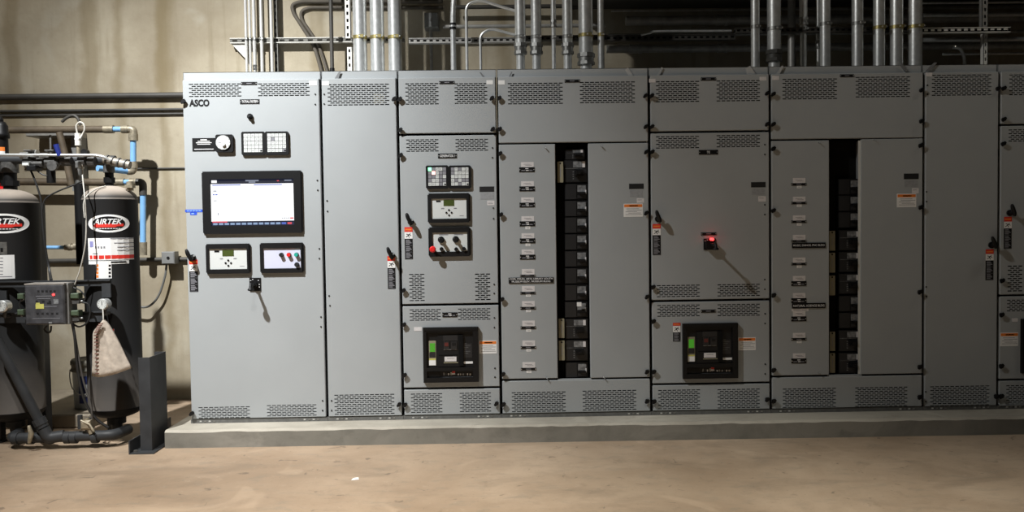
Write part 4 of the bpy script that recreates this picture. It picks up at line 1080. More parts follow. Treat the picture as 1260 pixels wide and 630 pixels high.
mb = MB(); mb.tube(smooth_path(pts), .009, mat('grey_cable', (.12, .12, .115, 1), .5, noise=.1), 10); o = mb.build('grey_cable', None, pts[0]); tag(o, 'grey cable curving down from the small junction box', 'cable')

# ------------------------------------------------------------------ compressed air pipework behind the dryer
def ptube(mb, seq, w, ma, Y=None, n=14, rad=.03):
    pts = [at(*q) for q in seq]; mb.tube(bend_path(pts, rad), w/2*scale_at(seq[0][2]), ma, n); return mb
Ya = 1.12
ap = thing('air_pipe', 'brown and blue air pipe crossing above the tanks and dropping at the right', 'pipe', at(165, 160, Ya))
ptube(MB(), [(8, 160, Ya), (132, 159, Ya)], 8.5, DUSTP).build('brown_pipe', ap)
ptube(MB(), [(128, 159, Ya), (140, 159, Ya)], 10, BRASS).build('pipe_coupling', ap); mb = MB(); ptube(mb, [(150, 159, Ya), (158, 159, Ya)], 10, BRASS); ptube(mb, [(157, 159, Ya), (164, 159, Ya), (165, 170, Ya)], 9, BRASS, rad=.04); ptube(mb, [(164, 165, Ya), (164, 173, Ya)], 11, BRASS)
mb.build('elbow_fitting', ap)
ptube(MB(), [(139, 159, Ya), (151, 159, Ya)], 6.4, PIPEB).build('blue_section', ap)
ptube(MB(), [(164, 172, Ya), (164, 201, Ya)], 7, PIPEB).build('blue_section', ap)
mb = MB(); ptube(mb, [(164, 199, Ya), (164.5, 207, Ya)], 9.5, BRASS); ptube(mb, [(164.5, 203, Ya), (164, 211, Ya), (157, 211, Ya)], 8.5, BRASS, rad=.04); mb.build('elbow_fitting', ap)
ptube(MB(), [(158, 211, Ya), (120, 207, .9)], 7, PIPEB).build('blue_section', ap)
lp = thing('air_pipe', 'lower brown air pipe behind the tanks ending in a blue drop pipe', 'pipe', at(176, 225, 1.26))
Yb = 1.26
ptube(MB(), [(18, 223.5, Yb), (140, 224.5, Yb)], 9, DUSTP).build('brown_pipe', lp)
ptube(MB(), [(138, 224, Yb), (153, 224, Yb)], 9, BRASS).build('pipe_coupling', lp); mb = MB(); ptube(mb, [(160, 224, Yb), (168, 224, Yb)], 9, BRASS); ptube(mb, [(165, 224, Yb), (176, 224, Yb), (176, 240, Yb)], 9, DARKC, rad=.05); mb.build('elbow_fitting', lp); ptube(MB(), [(176, 298, Yb), (176, 314, Yb)], 9.5, BRASS).build('pipe_coupling', lp)
ptube(MB(), [(152, 224, Yb), (161, 224, Yb)], 6, PIPEB).build('blue_section', lp)
ptube(MB(), [(176, 238, Yb), (176, 300, Yb)], 7, PIPEB).build('blue_section', lp)
bp = thing('air_pipe', 'short blue air pipe with a brown valve between the two tanks', 'pipe', at(80, 305, .9))
ptube(MB(), [(44, 304.5, .9), (118, 304.5, .9)], 4.6, PIPEB).build('blue_section', bp)
mb = MB(); ptube(mb, [(80, 304.5, .9), (97, 303.5, .9)], 7, BRASS); ptube(mb, [(84, 304, .9), (88, 304, .9)], 9, BRASS); ptube(mb, [(92, 303, .9), (95, 303, .9)], 9.5, BRASS); mb.build('valve_fitting', bp)
# steel wall bracket with a diagonal brown brace
wb = thing('pipe_bracket', 'steel bracket with a brown slanting brace behind the dryer pipes', 'bracket', at(88, 200, 1.2))
s = scale_at(1.2)
a = at(32, 166, 1.2); b = at(92, 164, 1.2); MB().box(a.x, b.x, 1.2, YW, b.z-3*s, b.z+3*s, STRUT).build('arm', wb)
a = at(90, 165, 1.22); b = at(90, 235, 1.22); MB().box(a.x-3*s, a.x+3*s, 1.22, YW, b.z, a.z, BOXG).build('upright', wb)
mb = MB(); mb.tube([at(73, 163, 1.1), at(79, 186, 1.1), at(88, 228, 1.1)], 4*s, DUSTP, 8); mb.build('brace', wb)
mb = MB(); mb.tube([at(62, 166, 1.15), at(62.5, 190, 1.15)], 1.2*s, STRUT, 8); mb.build('threaded_rod', wb)

# ------------------------------------------------------------------ twin tower air dryer
YT = .08; sT = scale_at(YT)
t2c = at(137, 300, YT); t1c = at(11.5, 300, YT)
t1x, t2x = t1c.x, t2c.x
RT_ = 31.2*sT
dr = thing('air_dryer', 'twin tower air dryer with two charcoal tanks beside the grey cabinets', 'air dryer', ((t1x+t2x)/2, YT, 0))
def tank(x, pyt, pys, pyb, pye, R):
    zt, zs, zb, ze = [at(137, p, YT).z for p in (pyt, pys, pyb, pye)]
    c = (x, YT)
    prof = [(.001, ze)]+[(R*math.sin(t*PI/2/8), zb-(zb-ze)*math.cos(t*PI/2/8)) for t in range(1, 8)]+[(R, zb), (R*1.012, zb+.002), (R*1.012, zb+.008), (R, zb+.01), (R, zs-.01), (R*1.008, zs-.006), (R*1.008, zs-.001), (R, zs)]
    prof += [(R*math.cos(t*PI/2/10), zs+(zt-zs)*math.sin(t*PI/2/10)) for t in range(1, 10)]+[(.001, zt)]
    o = MB().lathe(c, prof, DTANK, 64).build('tank', dr); return o, zt, zs, zb, ze
def emblem(tk, x, R, pcx, pcy, wpx, hpx):
    c = (x, YT); k = sT; R2 = R+.0012
    a = at(pcx, pcy, YT-R); u0 = (pcx-(630+0))*0
    uc = a.x-x; z0 = a.z
    wf = (wpx/2)*scale_at(YT-R); hf = hpx/2*scale_at(YT-R)
    uc = R*math.asin(max(-.9, min(.9, uc/R)))
    f = lambda u, z, rr=R2: (x+rr*math.sin((uc+u)/R), YT-rr*math.cos((uc+u)/R), z0+z)
    mb = MB(); n = 48
    def ring(a0, b0, a1, b1, ma, rr):
        vs = []
        for i in range(n):
            t = 2*PI*i/n; vs += [f(a0*math.cos(t), b0*math.sin(t), rr), f(a1*math.cos(t), b1*math.sin(t), rr)]
        mb.add(vs, [(2*i, 2*i+1, (2*i+3) % (2*n), (2*i+2) % (2*n)) for i in range(n)], ma)
    ring(wf*.86, hf*.80, wf*1.12, hf*1.0, WHITE, R2+.0004)
    ring(.001, .001, wf*.87, hf*.82, BLACK, R2)
    # red band
    vs = []; m_ = 14
    for i in range(m_+1):
        u = -wf*.74+1.5*wf*i/m_; vs += [f(u, -hf*.42+(.1*hf if i > 10 else 0), R2+.0006), f(u, -hf*.02, R2+.0006)]
    mb.add(vs, [(2*i, 2*i+2, 2*i+3, 2*i+1) for i in range(m_)], RED)
    mb.text('AIRTEK', 0, 0, wf*1.5, hf*.62, 0, INKW, .02, .35, fn=lambda X_, Z_: f(X_-wf*.02, Z_+hf*.22, R2+.0010))
    for i in range(9):
        u = -wf*.6+i*wf*.135; vs = [f(u, -hf*.60, R2+.0006), f(u+wf*.1, -hf*.60, R2+.0006), f(u+wf*.1, -hf*.52, R2+.0006), f(u, -hf*.52, R2+.0006)]; mb.add(vs, [(0, 1, 2, 3)], INKW)
    mb.build('emblem', tk)
def onTank(x, R, px0, py0, px1, py1, ma, mb, lift=.0015):
    Yf = YT-R*.9; a = at(px0, py0, Yf); b = at(px1, py1, Yf); c = at((px0+px1)/2, (py0+py1)/2, Yf)
    # true arc positions as seen from the camera side
    def arc(X_):
        v = max(-.97, min(.97, (X_-x)/R)); return R*math.asin(v)
    h = (py1-py0)*scale_at(Yf)/2
    mb.wrap((x, YT), R+lift, arc(a.x), arc(b.x), c.z-h, c.z+h, ma)
tk2, zt2, zs2, zb2, ze2 = tank(t2x, 228.5, 245.5, 500.5, 513, RT_)
emblem(tk2, t2x, RT_, 132.5, 275, 45, 22)
mb = MB(); onTank(t2x, RT_, 108, 293, 163, 320, WHITE, mb)
onTank(t2x, RT_, 111, 314, 162, 318.5, RED, mb, .002)
for (x0, y0, x1, y1) in ((136, 291.5, 156, 292.5), (140, 297, 159, 298), (143, 302, 160, 303), (143, 306, 158, 307), (115, 310, 122, 311)): onTank(t2x, RT_, x0, y0+1.5, x1, y1+1.5, INK, mb, .002)
onTank(t2x, RT_, 111, 297, 116, 304, mat('faded_violet_print', (.25, .25, .5, 1), .5, noise=.1), mb, .002)
for k in range(4): onTank(t2x, RT_, 118.5+k*3.4, 303, 120.5+k*3.4, 305.5, INK, mb, .002)
mb.build('service_label', tk2)
mb = MB(); onTank(t2x, RT_, 109, 321, 153, 325, WHITE, mb); onTank(t2x, RT_, 137, 321.5, 151, 323.5, BLACK, mb, .002); mb.build('lower_sticker', tk2)
mb = MB(); onTank(t2x, RT_, 119.5, 324.5, 138, 342.5, WHITE, mb)
for k in range(4): onTank(t2x, RT_, 120, 325+k*4.4, 123, 328.3+k*4.4, ORANGE, mb, .002); onTank(t2x, RT_, 134.5, 325.5+k*4.4, 137, 328+k*4.4, BLACK, mb, .002)
mb.build('hazard_sticker', tk2)
mb = MB(); onTank(t2x, RT_, 161, 247, 168.5, 262, PINKW, mb); onTank(t2x, RT_, 161.5, 247.5, 168.5, 256, BLUE, mb, .002); mb.build('blue_sticker', tk2)
mb = MB(); onTank(t2x, RT_, 162.5, 291, 168.3, 310, BEIGE, mb); mb.build('pale_sticker', tk2)
tk1, zt1, zs1, zb1, ze1 = tank(t1x, 231, 248, 502, 515, 33.6*sT)
R1 = 33.6*sT
emblem(tk1, t1x, R1, 3.0, 275, 52, 24)
mb = MB(); onTank(t1x, R1, -14, 314, 16.5, 343, WHITE, mb)
for y in (317, 321, 325, 329, 333, 337, 340): onTank(t1x, R1, -12, y, 5 if y % 2 else 14, y+1, INK, mb, .002)
mb.build('data_label', tk1)
mb = MB(); onTank(t1x, R1, -6, 298, 9, 313, GALVD, mb); onTank(t1x, R1, 2, 305, 5, 310, BLACK, mb, .002); mb.build('tank_bracket', tk1)

# posts and base
def prism(mb, foot, z0, z1, ma):
    k = len(foot); vs = [(x, y, z0) for x, y in foot]+[(x, y, z1) for x, y in foot]
    mb.add(vs, [tuple(reversed(range(k))), tuple(range(k, 2*k))]+[(i, (i+1) % k, k+(i+1) % k, k+i) for i in range(k)], ma)
# right channel post, open side towards the back left
f0 = atz(176, 556, 0); xr = f0.x; yf = f0.y
ztp = at(180, 440, yf).z
pw = 14*scale_at(yf); ln = .26
mb = MB(); t = .008
x1 = atz(188.5, 555, 0).x; x0 = x1-pw
prism(mb, [(x0, yf), (x1, yf), (x1, yf+t), (x0, yf+t)], 0, ztp, POSTM)
prism(mb, [(x1-t, yf+t), (x1, yf+t), (x1, yf+ln), (x1-t, yf+ln)], 0, ztp, POSTM)
prism(mb, [(x0, yf+ln-t), (x1-t, yf+ln-t), (x1-t, yf+ln), (x0, yf+ln)], 0, ztp, POSTM)
mb.build('post', dr)
mb = MB(); xa = x0-.05
mb.box(xa, x1+.035, yf-.06, yf+ln+.35, 0, .008, POSTM); mb.box(xa-.0, xa+.008, yf-.06, yf+ln+.35, .008, .085, POSTM)
mb.cyl((xa+.03, yf-.03, .008), (xa+.03, yf-.03, .02), .012, GALVD, 6, smooth=False)
mb.build('base_angle', dr)
# rear post seen between the tanks and a left one behind the left tank
a = at(97, 300, .45); w_ = 13*scale_at(.45)
cx_ = at(100.5, 300, .45).x; MB().cyl((cx_, .45, at(100, 325, .45).z), (cx_, .45, at(100, 226, .45).z), 6.5*scale_at(.45), BLACK, 24).build('pre_filter_bowl', dr); MB().cyl((cx_, .45, at(100, 227, .45).z), (cx_, .45, at(100, 205, .45).z), 4.5*scale_at(.45), GALVD, 20).build('pre_filter_head', dr)
a = at(55, 400, .3); MB().box(a.x-.05, a.x+.02, .24, .32, 0, at(50, 250, .3).z, POSTM).build('rear_post', dr)
# legs under the tanks
for (x, z_) in ((t2x, ze2), (t1x, ze1)):
    mb = MB(); mb.cyl((x, YT, .07), (x, YT, z_+.01), .035, POSTM, 20); mb.cyl((x, YT, z_-.04), (x, YT, z_), .06, POSTM, 20); mb.cyl((x, YT, .13), (x, YT, .17), .055, POSTM, 8, smooth=False); mb.build('tank_outlet', dr)
for sx in (-1, 1):
    mb = MB(); x = t1x+sx*.12; mb.box(x-.03, x+.03, YT-.02, YT+.04, 0, ze1+.09, POSTM); mb.box(x-.05, x+.05, YT-.05, YT+.07, 0, .01, POSTM); mb.build('leg', dr)
x = t2x-.08; MB().box(x-.02, x+.02, YT+.08, YT+.13, 0, ze2+.08, POSTM).box(x-.04, x+.04, YT+.05, YT+.16, 0, .01, POSTM).build('leg', dr)
# cross members and mounting plate in front of the tanks
Yc = YT-RT_-.02; s = scale_at(Yc)
def bar(px0, px1, py0, py1, Y, D, ma, mb):
    a = at(px0, (py0+py1)/2, Y); b = at(px1, (py0+py1)/2, Y); z = (a.z+b.z)/2; h = (py1-py0)*scale_at(Y)/2
    mb.box(a.x, b.x, Y, Y+D, z-h, z+h, ma)
mb = MB(); bar(-40, 135, 346, 353, Yc, .012, POSTM, mb); bar(-40, 135, 345.5, 347, Yc-.012, .024, POSTM, mb); mb.build('cross_bar', dr)
mb = MB(); bar(-40, 127, 385, 397, Yc, .012, POSTM, mb); bar(-40, 127, 384.5, 386, Yc-.012, .024, POSTM, mb); mb.build('cross_bar', dr)
mb = MB(); bar(125, 136, 343, 366, Yc-.003, .016, POSTM, mb); mb.build('mounting_plate', dr); mb = MB(); bar(-10, 8, 358, 372, Yc-.003, .016, POSTM, mb); mb.build('mounting_plate', dr)
# control box with its smoked lid
Yk = Yc-.14
kb = MB(); a = at(30.5, 400.5, Yk); b = at(80.5, 349, Yk)
kb.bbox(a.x, b.x, Yk+.03, Yc, a.z, b.z, BOXG, .004); kbo = kb.build('control_box', dr)
mb = MB(); t = .012
mb.bbox(a.x+.004, b.x-.012, Yk, Yk+.032, a.z+.004, b.z-.006, WINDOWB, .008)
mb.box(a.x+.004, b.x-.01, Yk+.002, Yc-.01, b.z-.006, b.z+.003, LIDTOP)
mb.build('smoked_lid', kbo)
mb = MB()
for (x0_, y0_, x1_, y1_, ma) in ((44, 374, 54, 380, YELLOW), (44.5, 372.5, 49, 374, YELLOW), (66, 368, 72, 374, CLEAR), (58, 372, 63, 374, BLK3), (60, 396, 64, 398, CLEAR)):
    pa = at(x0_, y1_, Yk); pb = at(x1_, y0_, Yk); mb.box(pa.x, pb.x, Yk-.0015, Yk, pa.z, pb.z, ma)
for (y, xs) in ((356.5, range(46, 68, 5)), (369, range(44, 74, 8)), (384, range(45, 74, 6))):
    for x in xs: pa = at(x, y+3, Yk); mb.box(pa.x, pa.x+.014, Yk-.0012, Yk, pa.z, pa.z+.012, BLK3)
for (x0_, x1_, y) in ((44, 66, 364.5), (46, 62, 367.5), (44, 70, 377.5), (40, 74, 392)): pa = at(x0_, y, Yk); pb = at(x1_, y, Yk); mb.box(pa.x, pb.x, Yk-.0012, Yk, pa.z-.0015, pa.z+.0015, INK)
mb.build('box_contents', kbo)
c = at(66, 362.5, Yk); MB().cyl((c.x, Yk, c.z), (c.x, Yk-.004, c.z), .007, LEDR, 14).build('indicator_lamp', kbo)
# green solenoid valves at the right side of the box
for (y, ) in ((364,), (385,)):
    c = at(92, y, Yc-.06); mb = MB(); mb.bbox(c.x-.036, c.x+.036, Yc-.09, Yc-.03, c.z-.017, c.z+.018, GREENV, .005)
    mb.cyl((c.x-.036, Yc-.06, c.z+.004), (c.x-.075, Yc-.06, c.z+.004), .012, ZINCW, 14)
    mb.cyl((c.x+.01, Yc-.06, c.z-.018), (c.x+.01, Yc-.06, c.z-.05), .02, BRASS, 14); mb.cyl((c.x+.03, Yc-.06, c.z-.035), (c.x+.05, Yc-.06, c.z-.035), .007, GALV, 10)
    mb.box(c.x-.02, c.x+.035, Yc-.08, Yc-.005, c.z-.05, c.z-.02, VALVEM)
    mb.build('solenoid_valve', dr)
for (y, ) in ((364.5,), (384,)):
    c = at(27, y, Yc-.06); mb = MB(); mb.bbox(c.x-.02, c.x+.02, Yc-.08, Yc-.04, c.z-.018, c.z+.018, GREENV, .004); mb.cyl((c.x+.0, Yc-.06, c.z-.018), (c.x+.0, Yc-.06, c.z-.03), .012, GALVD, 10); mb.build('cable_plug', dr)
# gauges
def gauge(px, py, rpx, Y, tilt=0):
    c = at(px, py, Y); r = rpx*scale_at(Y); mb = MB()
    mb.cyl((c.x, Y+.05, c.z), (c.x, Y-.005, c.z), r, GALV, 28); mb.cyl((c.x, Y-.005, c.z), (c.x, Y-.012, c.z), r*1.06, GALV, 28, r*.9)
    f = mb.build('pressure_gauge', dr)
    d = MB(); d.cyl((c.x, Y-.012, c.z), (c.x, Y-.013, c.z), r*.82, PANELW, 24); d.box(c.x-.0015, c.x+.0015, Y-.0145, Y-.013, c.z-.004, c.z+r*.6, BLACK)
    for k in range(9):
        an = -PI/4+k*PI*1.5/8; d.box(c.x+r*.66*math.cos(an)-.0015, c.x+r*.66*math.cos(an)+.0015, Y-.0142, Y-.013, c.z+r*.66*math.sin(an)-.0015, c.z+r*.66*math.sin(an)+.0015, BLACK)
    d.build('gauge_face', f)
    st = MB(); st.cyl((c.x, Y+.03, c.z-r), (c.x, Y+.03, c.z-r-.04), .012, VALVEM, 10); st.cyl((c.x, Y+.03, c.z-r-.03), (c.x, Yc+.01, c.z-r-.03), .012, VALVEM, 10); st.build('gauge_stem', dr)
gauge(126.5, 374.5, 6.6, Yc-.075); gauge(2.5, 377, 7.2, Yc-.075)
# upper manifold, muffler and necks
Ym = YT-.02; s = scale_at(Ym)
mb = MB(); ptube(mb, [(-30, 196, Ym), (142, 197, Ym)], 11, POSTM, rad=.02); mb.build('manifold', dr)
mb = MB(); ptube(mb, [(-30, 190.5, Ym-.1), (118, 191, Ym-.1), (128, 193, Ym-.1), (134, 197, Ym-.09)], 3.6, GALV); mb.build('purge_line', dr)
mb = MB()
for (x, y, r_, w_) in ((33, 192, 4.5, 10), (45, 190, 5.5, 7), (57, 193, 4.5, 9), (72, 192, 4, 8), (81, 193, 3.6, 6), (38, 200, 6.5, 10), (50, 201, 6.5, 13), (66, 199, 7.5, 12), (84, 199, 5.5, 12), (104, 198, 7, 8), (115, 199, 6, 8)):
    c = at(x, y, Ym-.03); MB().cyl((c.x-w_/2*s, Ym-.05, c.z), (c.x+w_/2*s, Ym-.05, c.z), r_*s, VALVEM if y > 195 else GALVD, 10, smooth=False).build('valve_body' if y > 195 else 'pipe_union', dr)
mb = MB()
for (x, y, w_, h_, ma) in ((35, 185.5, 9, 2, VALVEM), (62, 185.5, 11, 2, VALVEM), (33, 202.5, 8, 3.5, PANELW), (40, 207, 11, 6, BLACK), (96, 203, 4, 8, GALVD)):
    c = at(x, y, Ym-.1); MB().bbox(c.x-w_/2*s, c.x+w_/2*s, Ym-.12, Ym-.04, c.z-h_/2*s, c.z+h_/2*s, ma, .004).build('valve_cap', dr)
c = at(66, 204, Ym-.1); mb.cyl((c.x, Ym-.1, c.z), (c.x, Ym-.125, c.z), 6*s, VALVEM, 20); mb.build('valve_cap', dr); mb = MB()
c = at(63, 217, Ym-.06); mb.cyl((c.x, Ym-.06, c.z+8*s), (c.x, Ym-.06, c.z-8*s), 5*s, BLACK, 18)
mb.build('valve_actuator', dr)
mb = MB(); a_ = at(69, 178, Ym-.1); b_ = at(73.5, 192, Ym-.1)
mb.tube([a_, a_.lerp(b_, .4), b_], [3.4*s, 3.2*s, 2.6*s], BLUEH, 12); mb.build('blue_lever', dr)
mb = MB(); ptube(mb, [(128, 196, Ym-.04), (160, 203.5, Ym-.04)], 10, mat('dusty_muffler', (.22, .2, .17, 1), .55, metal=.3, noise=.3, nscale=40))
for u in (.1, .32, .55, .8):
    p = at(128+32*u, 196+7.5*u, Ym-.04); q2 = at(128+32*(u+.05), 196+7.5*(u+.05), Ym-.04); mb.cyl(p, q2, 6.2*s, VALVEM, 18)
mb.build('exhaust_muffler', dr)
c = at(136.5, 215, YT)
def neck(x, z0, zt_, k=1.0):
    mb = MB(); mb.cyl((x, YT, z0-.01), (x, YT, zt_), .028*k, BLACK, 20); mb.cyl((x, YT, z0+.02), (x, YT, z0+.055), .038*k, BLACK, 8, smooth=False); mb.cyl((x, YT, zt_-.09), (x, YT, zt_-.02), .036*k, VALVEM, 20); mb.build('tank_neck', dr)
neck(t2x, zt2, at(137, 196, YT).z); neck(t1x+.02, zt1, at(14, 196, YT).z, 1.5)
mb = MB(); c = at(160, 229, YT-.03); mb.cyl((c.x, YT-.03, c.z-.03), (c.x, YT-.03, c.z+.03), .022, BRASS, 16); mb.cyl((c.x, YT-.03, c.z-.012), (c.x, YT-.03, c.z+.004), .036, BRASS, 8, smooth=False); mb.build('fill_port', dr)
# sensor with a looped wire
c = at(96, 170, Ym); mb = MB(); mb.cyl((c.x, Ym, at(96, 197, Ym).z), (c.x, Ym, at(96, 180, Ym).z), 2.2*s, BRASS, 12); mb.cyl((c.x, Ym, at(96, 179, Ym).z), (c.x, Ym, at(96, 164, Ym).z), 3.6*s, ZINCW, 18); mb.cyl((c.x, Ym, at(96, 172, Ym).z), (c.x, Ym, at(96, 170.5, Ym).z), 4*s, INKW, 18)
sn = mb.build('humidity_sensor', dr)
mb = MB(); mb.tube(smooth_path([at(95, 164, Ym), at(94, 155, Ym), at(98, 150.5, Ym), at(103, 153, Ym), at(104, 160, Ym), at(101, 166, Ym), at(98, 171, Ym-.03)]), .006, WCABLE, 8); mb.build('wire_loop', sn)
mb = MB(); mb.cyl(at(105, 199, Ym-.04), at(105, 186, Ym-.04), 2.5*s, VALVEM, 12); c = at(105, 187.5, Ym-.06); mb.cyl((c.x, Ym-.04, c.z), (c.x, Ym-.08, c.z), 3.8*s, BLACK, 18); mb.build('small_gauge', dr)
mb = MB(); ptube(mb, [(97, 196, Ym+.02), (97, 225, Ym+.02)], 8, GALVD); mb.build('drop_pipe', dr)
# bottom manifold with the slanting drain pipe
Yo = YT-.22; s = scale_at(Yo)
mb = MB(); zc = .072
xa, xb = at(12, 545, Yo).x, at(141, 545, Yo).x
mb.tube(bend_path([(xa-.02, Yo+.15, zc), (xa, Yo, zc), (xb, Yo, zc+.01), (xb+.02, Yo+.16, zc+.01)], .07), 6.4*s, POSTM, 20)
for px_ in (20, 38, 62, 84, 92, 118):
    x = at(px_, 545, Yo).x; mb.cyl((x-.018, Yo, zc), (x+.018, Yo, zc), 7.6*s, POSTM, 20)
mb.build('lower_manifold', dr)
mb = MB(); p0 = at(-4, 418, Yo-.06); p1 = at(60, 546, Yo-.02); p1.z = max(p1.z, .075)
mb.tube([p0, p0.lerp(p1, .5), p1], 5.8*s, POSTM, 20)
d = (p1-p0).normalized()
mb.tube([p0.lerp(p1, .80), p0.lerp(p1, .86)], 8*s, POSTM, 10, smooth=False); mb.tube([p0.lerp(p1, .86), p0.lerp(p1, .89)], 7*s, POSTM, 20)
mb.tube(bend_path([p0.lerp(p1, .9), p1, p1+Vector((.09, .02, .01))], .06), 7*s, POSTM, 20)
mb.build('slanting_pipe', dr)
mb = MB(); c = at(108, 543, Yo-.02); mb.cyl((c.x, Yo, .1), (c.x, Yo, .2), .022, VALVEM, 14); mb.bbox(c.x-.035, c.x+.03, Yo-.05, Yo+.02, .13, .19, BRASS, .012); mb.cyl((c.x+.03, Yo-.02, .1), (c.x-.01, Yo-.02, .2), .02, BRASS, 14); mb.tube([(c.x-.03, Yo-.04, .19), (c.x+.03, Yo-.05, .165), (c.x+.055, Yo-.05, .12)], .008, BRASS, 8); mb.cyl((c.x-.05, Yo-.01, .13), (c.x-.05, Yo-.01, .22), .016, POSTM, 12); mb.build('drain_valve', dr)
mb = MB(); c = at(37, 540, Yo-.06); mb.tube([(c.x, Yo-.07, .06), (c.x+.02, Yo-.08, .12), (c.x+.0, Yo-.07, .17)], [.012, .018, .01], BRASS, 10); mb.build('drain_valve', dr)
# filter housing at far left
fx = at(3, 190, YT+.1); Yg = YT+.1; s = scale_at(Yg)
fh = thing('filter_housing', 'black filter housing with an orange and cream label above the left tank', 'air filter', (fx.x, Yg, at(3, 228, Yg).z))
prof = [(.001, at(3, 226, Yg).z), (5*s, at(3, 225, Yg).z), (6.8*s, at(3, 218, Yg).z), (6.8*s, at(3, 165, Yg).z)]
MB().lathe((fx.x, Yg), prof+[(6.9*s, at(3, 164, Yg).z), (.001, at(3, 163.8, Yg).z)], BLACK, 32).build('bowl', fh)
mb = MB(); mb.lathe((fx.x, Yg), [(.001, at(3, 170, Yg).z), (8.6*s, at(3, 170, Yg).z), (8.6*s, at(3, 165, Yg).z), (7.4*s, at(3, 163, Yg).z), (7*s, at(3, 155, Yg).z), (4.4*s, at(3, 150, Yg).z), (.001, at(3, 149.5, Yg).z)], BLACK, 32); mb.build('head', fh)
mb = MB(); mb.wrap((fx.x, Yg), 6.95*s, -6*s, 6.4*s, at(3, 194, Yg).z, at(3, 182, Yg).z, WHITE); mb.wrap((fx.x, Yg), 7.0*s, -6*s, 6.4*s, at(3, 186.5, Yg).z, at(3, 181.5, Yg).z, ORANGE); mb.build('filter_label', fh)
mb = MB(); c = at(3, 146, Yg); mb.lathe((fx.x-.01, Yg), [(.001, at(3, 151, Yg).z), (.02, at(3, 151, Yg).z), (.024, at(3, 147, Yg).z), (.012, at(3, 143, Yg).z), (.001, at(3, 142.5, Yg).z)], BLACK, 20); mb.build('top_indicator', fh)
mb = MB(); c = at(3, 229, Yg); mb.cyl((fx.x, Yg, c.z-.02), (fx.x, Yg, c.z+.02), .03, REDB, 18); mb.build('red_cap', fh)
for (x, y, w_, h_) in ((15, 218, 8, 8), (19, 210, 10, 9)):
    pass

# cables
def cable(seq, r, ma, label, name='cable', cat='cable', group='loose cables around the dryer'):
    pts = [at(*q) for q in seq]; mb = MB(); mb.tube(smooth_path(pts, 6), r, ma, 8); o = mb.build(name, None, pts[0]); return tag(o, label, cat, group)
Yv = YT-.1
cable([(38, 210, Yv), (43, 222, Yv), (49, 240, Yv), (51, 252, Yv), (54, 290, Yv), (60, 330, Yv), (62, 345, Yv-.1)], .0065, RUBBER, 'black cable slanting down from the valves to the control box')
cable([(103, 222, Yv), (90, 228, Yv), (72, 235, Yv), (58, 243, Yv), (53, 252, Yv), (52, 270, Yv), (55, 300, Yv), (61, 330, Yv), (64, 345, Yv-.08)], .0055, RUBBER, 'black cable sweeping from the rear post over to the control box')
cable([(101, 195, Yv), (101.5, 215, Yv), (104, 240, Yv-.14), (106, 270, Yv-.14), (105, 300, Yv-.16), (99, 330, Yv-.16), (92, 350, Yv-.16)], .0042, WCABLE, 'pale cable hanging down the left edge of the right tank')
cable([(104, 268, Yv-.15), (103, 250, Yv-.14), (108, 240, Yv-.13), (118, 233, Yv-.05), (130, 229, Yv)], .0042, WCABLE, 'pale cable arching over the shoulder of the right tank')
cable([(42, 203, Yv), (48, 212, Yv), (58, 216, Yv), (63, 210, Yv)], .005, RUBBER, 'short black cable looped under the valve bodies')
cable([(89, 398, Yc-.06), (92, 415, Yc-.07), (94, 440, Yc-.06), (98, 470, Yc-.05), (105, 495, Yc-.04), (118, 515, Yc-.02), (133, 526, Yc)], .009, RUBBER, 'thick black cable dropping in front of the bucket to the right tank outlet')
cable([(90, 398, Yc-.04), (97, 440, Yc-.05), (103, 470, Yc-.04), (112, 500, Yc-.04), (113, 520, Yc-.03), (109, 532, Yc-.03)], .006, mat('brown_grey_cable', (.07, .065, .06, 1), .6, noise=.1), 'thin grey cable dropping to the brass drain valve')
cable([(86, 353, Yc-.05), (98, 357, Yc-.05), (105, 366, Yc-.05), (101, 373, Yc-.05)], .005, RUBBER, 'thin black wire arching from the box to the upper green valve')
cable([(100, 372, Yc-.06), (108, 374, Yc-.05), (111, 383, Yc-.05), (108, 396, Yc-.05), (98, 402, Yc-.05), (90, 399, Yc-.05)], .006, RUBBER, 'black hose looping between the two green valves')
cable([(58, 401, Yc-.06), (55, 405, Yc-.06), (58, 409, Yc-.06), (62, 408, Yc-.06), (63, 401, Yc-.06)], .006, RUBBER, 'small black loop under the control box')
cable([(76, 150, .9), (82, 145, .9), (90, 142, .9), (96, 146, .9), (99, 154, .9)], .012, DARKC, 'dark strap curving above the brown air pipe')
cable([(28, 388, Yc-.07), (24, 375, Yc-.07), (30, 362, Yc-.07)], .005, RUBBER, 'black wire curving along the left side of the control box')

# bag hanging from the gauge
Yq = Yc-.16; s = scale_at(Yq)
lft = [(126.5, 394), (119, 402), (113.5, 409), (113, 425), (112.5, 445), (112, 463)]
rgt = [(128, 394), (133, 400), (140, 412), (147, 426), (153.5, 440), (160.5, 453.5)]
mb = MB(); nc_ = 18; vs = []
rows = 14
def samp(L, t):
    f = t*(len(L)-1); i = min(int(f), len(L)-2); u = f-i; return (L[i][0]*(1-u)+L[i+1][0]*u, L[i][1]*(1-u)+L[i+1][1]*u)
for side in (0, 1):
    for j in range(rows+1):
        t = j/rows; A = samp(lft, t); B = samp(rgt, t)
        for i in range(nc_+1):
            u = i/nc_; x = A[0]*(1-u)+B[0]*u; y = A[1]*(1-u)+B[1]*u + (math.sin(u*PI)*3.0*t)
            fold = .018*math.sin(u*13+1)*min(1, t*1.5)*(1-.3*t); bul = math.sin(u*PI)*(.015+.03*t)
            p = at(x, y, Yq); p.y += (-(bul)+fold*.8) if side == 0 else (.02+bul*.6+fold*.6); vs.append(p)
def idx(sd, j, i): return sd*(rows+1)*(nc_+1)+j*(nc_+1)+i
fs = []
